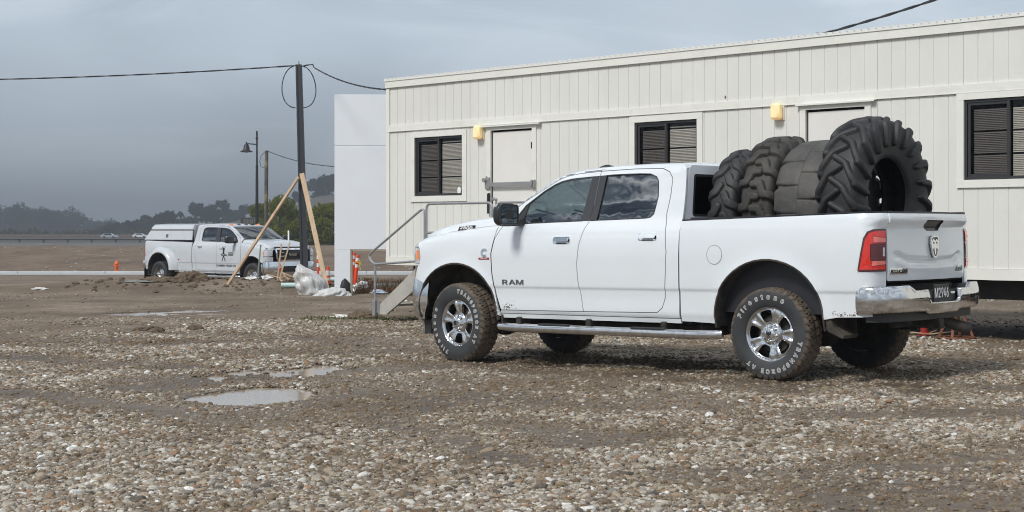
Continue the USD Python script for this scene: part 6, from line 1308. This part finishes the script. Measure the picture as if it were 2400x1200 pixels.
bzz = bzz + sl_ * (0.22 * (nz(np.stack([bx * 0.5 + by * 0.35, by * 0.12 - bx * 0.05, bx * 0], -1), 1.0, 71) - 0.5) + 0.20 * (nz(bp_, 0.9, 72) - 0.5)) + 0.35 * (nz(bp_, 0.05, 73) - 0.5) * sl_
I_ = np.arange(bx.size).reshape(bx.shape); bF = np.stack([I_[:-1, :-1], I_[1:, :-1], I_[1:, 1:], I_[:-1, 1:]], -1).reshape(-1, 4)
tag(put('dirt_bank', (np.c_[bx.ravel(), by.ravel(), bzz.ravel()], bF), M['bank_earth'], smooth=True), kind='structure')
rk = np.random.default_rng(12); nrk = 320; rx, ry = rk.uniform(-70, 20, nrk), rk.uniform(112, 134, nrk); rz_ = np.interp(ry, [110.5, 113, 133, 136], [-1.80, -1.66, -0.30, -0.22]) + 0.03
ms_ = []
for i in range(nrk):
    v = trimesh.creation.icosphere(subdivisions=0); v.vertices = v.vertices * rk.uniform(0.03, 0.11) * [1.2, 1, 0.7]; v.apply_translation((rx[i], ry[i], rz_[i])); ms_.append(v)
tag(put('bank_stones', ms_, M['stone_grey']), 'small pale stones strewn over the earth bank', 'stones', kind='stuff')
fb = thing('roadside_barrier', 'long grey concrete barrier and rail along the far highway', 'barrier', (0, 0, 0))
for k in range(22):
    x0 = -190 + 9.0 * k
    if x0 > -40: break
    put('barrier_block', plate(P((0, -0.1), (0.6, -0.1), (0.6, 0.1), (0.38, 0.3), (0.33, 0.85), (0.27, 0.85), (0.22, 0.3), (0, 0.1)), lambda a, b, o: np.c_[x0 + o, 258 + a, -1.85 + b], 8.96), M['galv_rail'], fb)
put('top_rail', [box(-190, -40, 262.5, 262.7, -0.62, -0.42)], M['frame_steel'], fb)
put('rail_post', [box(x, x + 0.2, 262.5, 262.7, -1.9, -0.4) for x in np.arange(-190, -40, 4.0)], M['frame_steel'], fb, kind='stuff')
tag(put('embankment', box(-300, 60, 520, 560, -2.2, -0.9), M['dirt_clod']), kind='structure')
def far_car(x, y, z, lab, mat, L_=4.6, rz=0.0):
    c = thing('car', lab, 'car', (x, y, z), rz)
    body = P((-L_ / 2, 0.3), (L_ / 2, 0.3), (L_ / 2, 0.75), (L_ * 0.30, 0.95), (L_ * 0.14, 1.45), (-L_ * 0.28, 1.5), (-L_ * 0.45, 1.05), (-L_ / 2, 0.95))
    put('body', slab(body.difference(ngon(-1.4, 0.33, 0.4, 0.4)).difference(ngon(1.4, 0.33, 0.4, 0.4)), lambda a, b, o: np.c_[a, -0.9 - o * (1 - 0.15 * np.clip(b - 0.9, 0, 1)) + 0.0, b], 1.8, 0.5, top=0.0), M[mat], c, smooth=30)
    put('side_window', plate(P((-L_ * 0.30, 1.0), (L_ * 0.22, 1.0), (L_ * 0.12, 1.38), (-L_ * 0.26, 1.42)), lambda a, b, o: np.c_[a, -0.9 - o, b], 0.02), M['car_glass'], c)
    for wx in (-1.4, 1.4):
        w = lathe([(0, -0.11), (0.2, -0.11), (0.33, -0.1), (0.34, 0), (0.33, 0.1), (0, 0.11)], 18, 'y'); w.apply_translation((wx, -0.8, 0.34)); put('wheel', w, M['clean_tyre'], c)
        w = w.copy(); w.apply_translation((0, 1.6, 0)); put('wheel', w, M['clean_tyre'], c)
far_car(-121.5, 516, -1.78, 'white hatchback on the far highway, left of the dually', 'car_white', 4.7)
far_car(-127.5, 500, -1.78, 'pale low car on the far highway, left of the white hatchback', 'car_silver', 5.2)

# lamp post and the second cable post
lx, ly = -12.15, 75.2; lz0 = float(zg(lx, ly, fine=False))
lp = thing('street_lamp', 'tall dark iron lamp post with one bell-shaped shade on an arm', 'street lamp', (lx, ly, 0))
put('post', tube([(0, 0, lz0 - 0.1), (0, 0, 1.2), (0, 0, 4.4), (0, 0, 4.42), (0, 0, 6.0)], [0.10, 0.085, 0.06, 0.045, 0.042], 10), M['lamp_iron'], lp)
put('arm', tube([(0, 0, 5.36), (-0.46, 0, 5.40)], 0.028, 8), M['lamp_iron'], lp)
put('collar', lathe([(0.05, 5.62), (0.07, 5.64), (0.07, 5.68), (0.05, 5.70)], 10), M['lamp_iron'], lp)
put('shade', lathe([(0.0, 5.50), (0.03, 5.48), (0.03, 5.40), (0.08, 5.37), (0.13, 5.28), (0.15, 5.14), (0.20, 5.08), (0.31, 5.02), (0.31, 5.00), (0.14, 5.02), (0, 5.02)], 20).apply_translation((-0.50, 0, 0)), M['lamp_iron'], lp, smooth=40)
put('globe', lathe([(0, 4.96), (0.07, 4.97), (0.11, 5.02), (0, 5.02)], 14).apply_translation((-0.50, 0, 0)), M['lamp_clear'], lp, smooth=40)
px_, py_ = -9.64, 62.0; pz0 = float(zg(px_, py_, fine=False))
p2 = thing('utility_post', 'second shorter weathered post behind the dually with a small cable loop', 'utility pole', (px_, py_, 0))
put('shaft', tube([(-0.04, 0, pz0 - 0.2), (0, 0, 4.42)], [0.085, 0.07], 12), M['old_post'], p2)
put('cable_loop', tube([(-0.05, -0.07, 4.38), (-0.2, -0.08, 4.2), (-0.26, -0.08, 3.98), (-0.2, -0.08, 3.78), (-0.06, -0.08, 3.74)], 0.010, 6), M['cable'], p2)
tag(put('overhead_cable', tube(catenary((px_, py_, 4.42), (-3.2, 46.0, 3.30), 0.35, 40), 0.014, 6), M['cable']), 'thin cable running from the weathered post to behind the white wall', 'cable')
sg = thing('far_sign', 'small dark sign with pale strokes just above the dually roof', 'sign', (-16.8, 100.0, 0))
put('board', box(-0.40, 0.45, 0, 0.08, 1.60, 2.02), M['sign_dark'], sg)
put('pale_strokes', [box(x, x + 0.05, -0.02, 0, 1.66, 1.96) for x in (-0.18, -0.08, 0.02, 0.12, 0.24, 0.34)], M['galv_rail'], sg)
for x in (-0.38, 0.38): put('post', box(x - 0.03, x + 0.03, 0.01, 0.07, -1.9, 1.6), M['sign_dark'], sg)

# hills
def hill():
    xs, ys = np.linspace(-900, 1500, 220), np.linspace(560, 1500, 80); X, Y = np.meshgrid(xs, ys, indexing='ij'); p = np.stack([X, Y, X * 0], -1)
    ridge = np.interp(X / 720.0, [-0.40, -0.30, -0.245, -0.205, -0.165, -0.145, -0.125, -0.10, -0.06, 0.1, 0.6], [-6, -5, -3, 2.0, 6.5, 9.5, 15.5, 19.5, 25, 40, 55])
    Z = -6 + (ridge + 5.0) * np.clip((Y - 565) / 150, 0, 1) ** 0.9 + np.clip((Y - 560) / 60, 0, 1) * (5.0 * (nz(p, 0.02, 61) - 0.5) + 2.0 * (nz(p, 0.09, 62) - 0.5)) - np.clip((Y - 760) / 300, 0, 1) * 8
    I = np.arange(X.size).reshape(X.shape); F = np.stack([I[:-1, :-1], I[1:, :-1], I[1:, 1:], I[:-1, 1:]], -1).reshape(-1, 4)
    return (np.c_[X.ravel(), Y.ravel(), Z.ravel()], F), lambda x, y: float(-6 + (np.interp(x / 720.0, [-0.40, -0.30, -0.245, -0.205, -0.165, -0.145, -0.125, -0.10, -0.06, 0.1, 0.6], [-6, -5, -3, 2.0, 6.5, 9.5, 15.5, 19.5, 25, 40, 55]) + 5.0) * min(1, max(0, (y - 565) / 150)) ** 0.9)
pm('hill_scrub', (0.050, 0.052, 0.034), 0.95, var=0.45, scale=0.035, dirt=(0.085, 0.066, 0.05), dscale=0.02, dlo=0.5, dhi=0.65, dfac=0.8)
hm, hz_ = hill(); tag(put('hills', hm, M['hill_scrub'], smooth=True), kind='structure')

def crown_mesh(cl, leaf, n, seed, droop=0.0):
    """leaf-sized faces spread through clumps: cl = [(x, y, z, rx, ry, rz, share)]"""
    r = np.random.default_rng(seed); V = []; tot = sum(c[6] for c in cl)
    for x, y, z, a, b, c, sh in cl:
        k = int(n * sh / tot); d = r.normal(size=(k, 3)); d /= np.linalg.norm(d, axis=1, keepdims=True); d *= r.uniform(0.15, 1, (k, 1)) ** 0.45
        ctr = d * [a, b, c] + [x, y, z]; t = r.normal(size=(k, 3)); t[:, 2] -= droop; t /= np.linalg.norm(t, axis=1, keepdims=True); s = r.normal(size=(k, 3)); s -= t * (s * t).sum(1, keepdims=True); s /= np.linalg.norm(s, axis=1, keepdims=True)
        l = leaf * r.uniform(0.6, 1.5, (k, 1)); V.append(np.stack([ctr - t * l - s * l * 0.3, ctr + t * l * 0.1 + s * l * 0.55, ctr + t * l, ctr + t * l * 0.1 - s * l * 0.5], 1))
    V = np.concatenate(V); k = len(V); F = np.arange(k)[:, None] * 4 + np.array([[0, 1, 2, 0, 2, 3]]); return trimesh.Trimesh(V.reshape(-1, 3), F.reshape(-1, 3), process=False)
def make_tree(name, h, w, kind, n, leaf, mat, seed, loc, label, group, cat='tree'):
    r = random.Random(seed); t = thing(name, label, cat, loc, r.uniform(0, 6), group); cl = []; limbs = []
    if kind == 'bush': z0, nb = 0.12, 12
    elif kind == 'tall': z0, nb = 0.42, 9
    else: z0, nb = 0.28, 13
    for i in range(nb):
        a = r.uniform(0, 6.28); zz = h * r.uniform(z0 + 0.1, 0.93); k = (1 - abs((zz / h - 0.58) / 0.55) ** 2); rad = w * 0.5 * max(0.15, k) * r.uniform(0.35, 0.95) * (0.8 if kind == 'tall' else 1); s = w * r.uniform(0.13, 0.24) * (0.85 if kind == 'tall' else 1.15)
        cl.append((rad * math.cos(a), rad * math.sin(a), zz, s, s, s * r.uniform(0.55, 0.95), s ** 2)); limbs.append(tube([(0, 0, h * z0 * 0.8), (rad * 0.4 * math.cos(a), rad * 0.4 * math.sin(a), (zz + h * z0) / 2), cl[-1][:3]], [0.018 * h, 0.011 * h, 0.004 * h], 5))
    put('trunk', [tube([(0, 0, -0.5), (0.01 * h, 0, h * 0.3), (-0.01 * h, 0.01 * h, h * 0.6), (0, 0, h * 0.86)], [0.03 * h, 0.023 * h, 0.014 * h, 0.004 * h], 7)] + limbs, M['bark'], t)
    put('crown', crown_mesh(cl, leaf, n, seed), M[mat], t)
    return t
# loose yellow-green trees behind the dually, between the posts and the white wall
r_ = random.Random(3)
for i, (u, Y, h, w, lab) in enumerate(((655, 190, 7.2, 6.4, 'yellow-green bushy tree right behind the lamp post'), (690, 205, 6.0, 6.0, 'yellow-green bushy tree between the weathered post and the dark post'), (728, 185, 6.1, 5.6, 'yellow-green bushy tree just right of the dark post'), (768, 195, 6.6, 5.8, 'yellow-green bushy tree against the edge of the white wall'), (628, 225, 5.2, 4.8, 'small yellow-green tree just left of the bushy trees'), (812, 200, 6.2, 6.0, 'yellow-green bushy tree hidden partly by the white wall'))):
    make_tree('bushy_tree', h, w, 'bush', 5200, 0.17, 'leaf_yellowgreen', 20 + i, ((u - 1200) / 3700 * Y, Y, -2.0), lab, 'yellow-green trees behind the dually')
# trees along the hill
protos = {}
kinds = {'round': ('round_tree', 8.5, 8.5, 'round', 900, 0.55, 'leaf_dark'), 'tall': ('tall_tree', 13.0, 8.0, 'tall', 700, 0.55, 'leaf_grey'), 'bushy': ('spreading_tree', 7.5, 10.0, 'bush', 900, 0.6, 'leaf_grey')}
spots = [(338, 640, 'bushy', 0.9), (352, 650, 'round', 1.0), (372, 655, 'tall', 0.75), (384, 640, 'round', 1.15), (400, 660, 'tall', 0.8), (412, 668, 'bushy', 0.75), (440, 672, 'bushy', 0.8), (458, 680, 'tall', 1.05), (484, 676, 'round', 1.15), (500, 680, 'round', 0.85), (521, 690, 'tall', 1.0), (540, 690, 'bushy', 0.8), (556, 700, 'bushy', 0.7), (568, 700, 'tall', 0.55), (588, 705, 'round', 0.8), (318, 640, 'round', 0.9), (300, 645, 'tall', 0.7), (282, 640, 'bushy', 0.8), (262, 640, 'round', 0.85), (700, 715, 'round', 0.75), (745, 720, 'bushy', 1.15), (765, 715, 'round', 1.15), (778, 712, 'round', 1.0), (665, 712, 'bushy', 0.7), (240, 650, 'bushy', 0.8)]
words = {'round': 'dark rounded tree', 'tall': 'tall open-crowned tree', 'bushy': 'wide spreading tree'}
places = ['beyond the gap left of the dually shell', 'above the rear of the dually', 'above the dually cab', 'high on the hill near the dark post', 'left of the dually above the far highway']
seen = {}
for i, (u, Y, k, s) in enumerate(sorted(spots)):
    x = (u - 1200) / 3700 * Y; z = hz_(x, Y) - 0.6
    where = 'left of the dually' if u < 335 else ('over the dually shell' if u < 440 else ('over the dually cab' if u < 600 else 'right of the dark post'))
    n_ = seen.get((k, where), 0); seen[(k, where)] = n_ + 1
    order = ['first', 'second', 'third', 'fourth', 'fifth', 'sixth'][n_]
    lab = f'{order} {words[k]} from the left on the misty ridge {where}'
    nm, h, w, kd, n, lf, mt = kinds[k]
    if k not in protos: protos[k] = make_tree(nm, h * s, w * s, kd, n, lf, mt, 50 + len(protos), (x, Y, z), lab, 'trees along the misty ridge'); protos[k + 's'] = s
    else:
        c = UsdGeom.Xform.Define(stage, numbered('/World', nm)); c.GetPrim().GetReferences().AddInternalReference(protos[k].GetPath()); c.GetPrim().SetInstanceable(True)
        c.ClearXformOpOrder(); c.AddTranslateOp().Set(Gf.Vec3d(x, Y, z)); c.AddRotateZOp().Set(float(i * 77 % 360)); c.AddScaleOp(opSuffix='size').Set(Gf.Vec3f(float(s / protos[k + 's']))); tag(c, lab, 'tree', 'trees along the misty ridge')
for i, (u, Y, h, lab) in enumerate(((423, 668, 8.0, 'slim palm on the misty ridge over the rear of the dually'), (566, 705, 6.5, 'slim palm on the misty ridge over the dually windscreen'))):
    x = (u - 1200) / 3700 * Y; p = thing('palm_tree', lab, 'palm', (x, Y, hz_(x, Y) - 0.6))
    put('trunk', tube([(0, 0, 0), (0, 0, h)], [0.22, 0.15], 7), M['bark'], p); put('crown', crown_mesh([(0, 0, h, 1.1, 1.1, 1.0, 1)], 0.7, 160, 5 + i, 0.5), M['leaf_dark'], p)
# dense band of misty trees on the left
lt = [(-30, 880, 1.55), (8, 870, 1.65), (30, 900, 1.5), (55, 880, 1.6), (80, 860, 1.45), (105, 890, 1.45), (130, 880, 1.35), (150, 900, 1.45), (172, 880, 1.15), (195, 890, 1.05), (215, 900, 1.0), (240, 880, 0.95), (-70, 890, 1.6), (265, 900, 0.9), (290, 890, 0.9)]
mk = ['round', 'bushy', 'tall']; first = {}
ords = ['first', 'second', 'third', 'fourth', 'fifth', 'sixth', 'seventh']; cnt_ = {}
for i, (u, Y, s) in enumerate(sorted(lt)):
    k = mk[(i * 2) % 3] if i % 4 else 'round'; x = (u - 1200) / 3700 * Y; cnt_[k] = cnt_.get(k, -1) + 1
    lab = f'{ords[cnt_[k]]} { {"round": "big rounded tree", "tall": "big tall tree", "bushy": "big spreading tree"}[k] } from the left in the foggy band at far left'
    if k not in first:
        nm = {'round': 'foggy_round_tree', 'tall': 'foggy_tall_tree', 'bushy': 'foggy_spreading_tree'}[k]
        first[k] = (make_tree(nm, 12.0 * s, 15.0 * s, 'bush' if k != 'tall' else 'round', 1500, 0.8, 'leaf_grey' if k != 'bushy' else 'leaf_dark', 90 + len(first), (x, Y, -6.0), lab, 'foggy trees at far left'), s, nm)
    else:
        src, s0, nm = first[k]; c = UsdGeom.Xform.Define(stage, numbered('/World', nm)); c.GetPrim().GetReferences().AddInternalReference(src.GetPath()); c.GetPrim().SetInstanceable(True)
        c.ClearXformOpOrder(); c.AddTranslateOp().Set(Gf.Vec3d(x, Y, -6.0)); c.AddRotateZOp().Set(float(i * 101 % 360)); c.AddScaleOp(opSuffix='size').Set(Gf.Vec3f(float(s / s0))); tag(c, lab, 'tree', 'foggy trees at far left')
# understorey scrub far away, one mass nobody could count
r = np.random.default_rng(8); cl = [(x, r.uniform(570, 640), -3.0 + r.uniform(0, 2.0), r.uniform(3, 6), 3, r.uniform(1.5, 3.0), 1) for x in np.arange(-260, -70, 3.0)]
tag(put('far_scrub', crown_mesh(cl, 0.8, 9000, 4), M['leaf_brush']), 'low brown scrub and bushes below the misty trees', 'scrub', kind='stuff')

# ------------------------------------------------------------------ the misty air over the valley
HX, HY0, HY1, HZ0, HZ1 = 3000.0, -900.0, 4800.0, -9.0, 80.0
hazem = usdkit.material(stage, '/World/Looks/haze', {'v': ('principled_volume', {'color': (0.38, 0.42, 0.47), 'density': 0.00075, 'anisotropy': 0.0})}, [], volume='v.volume')
tag(put('haze', box(-HX, HX, HY0, HY1, HZ0, HZ1), hazem), kind='stuff')
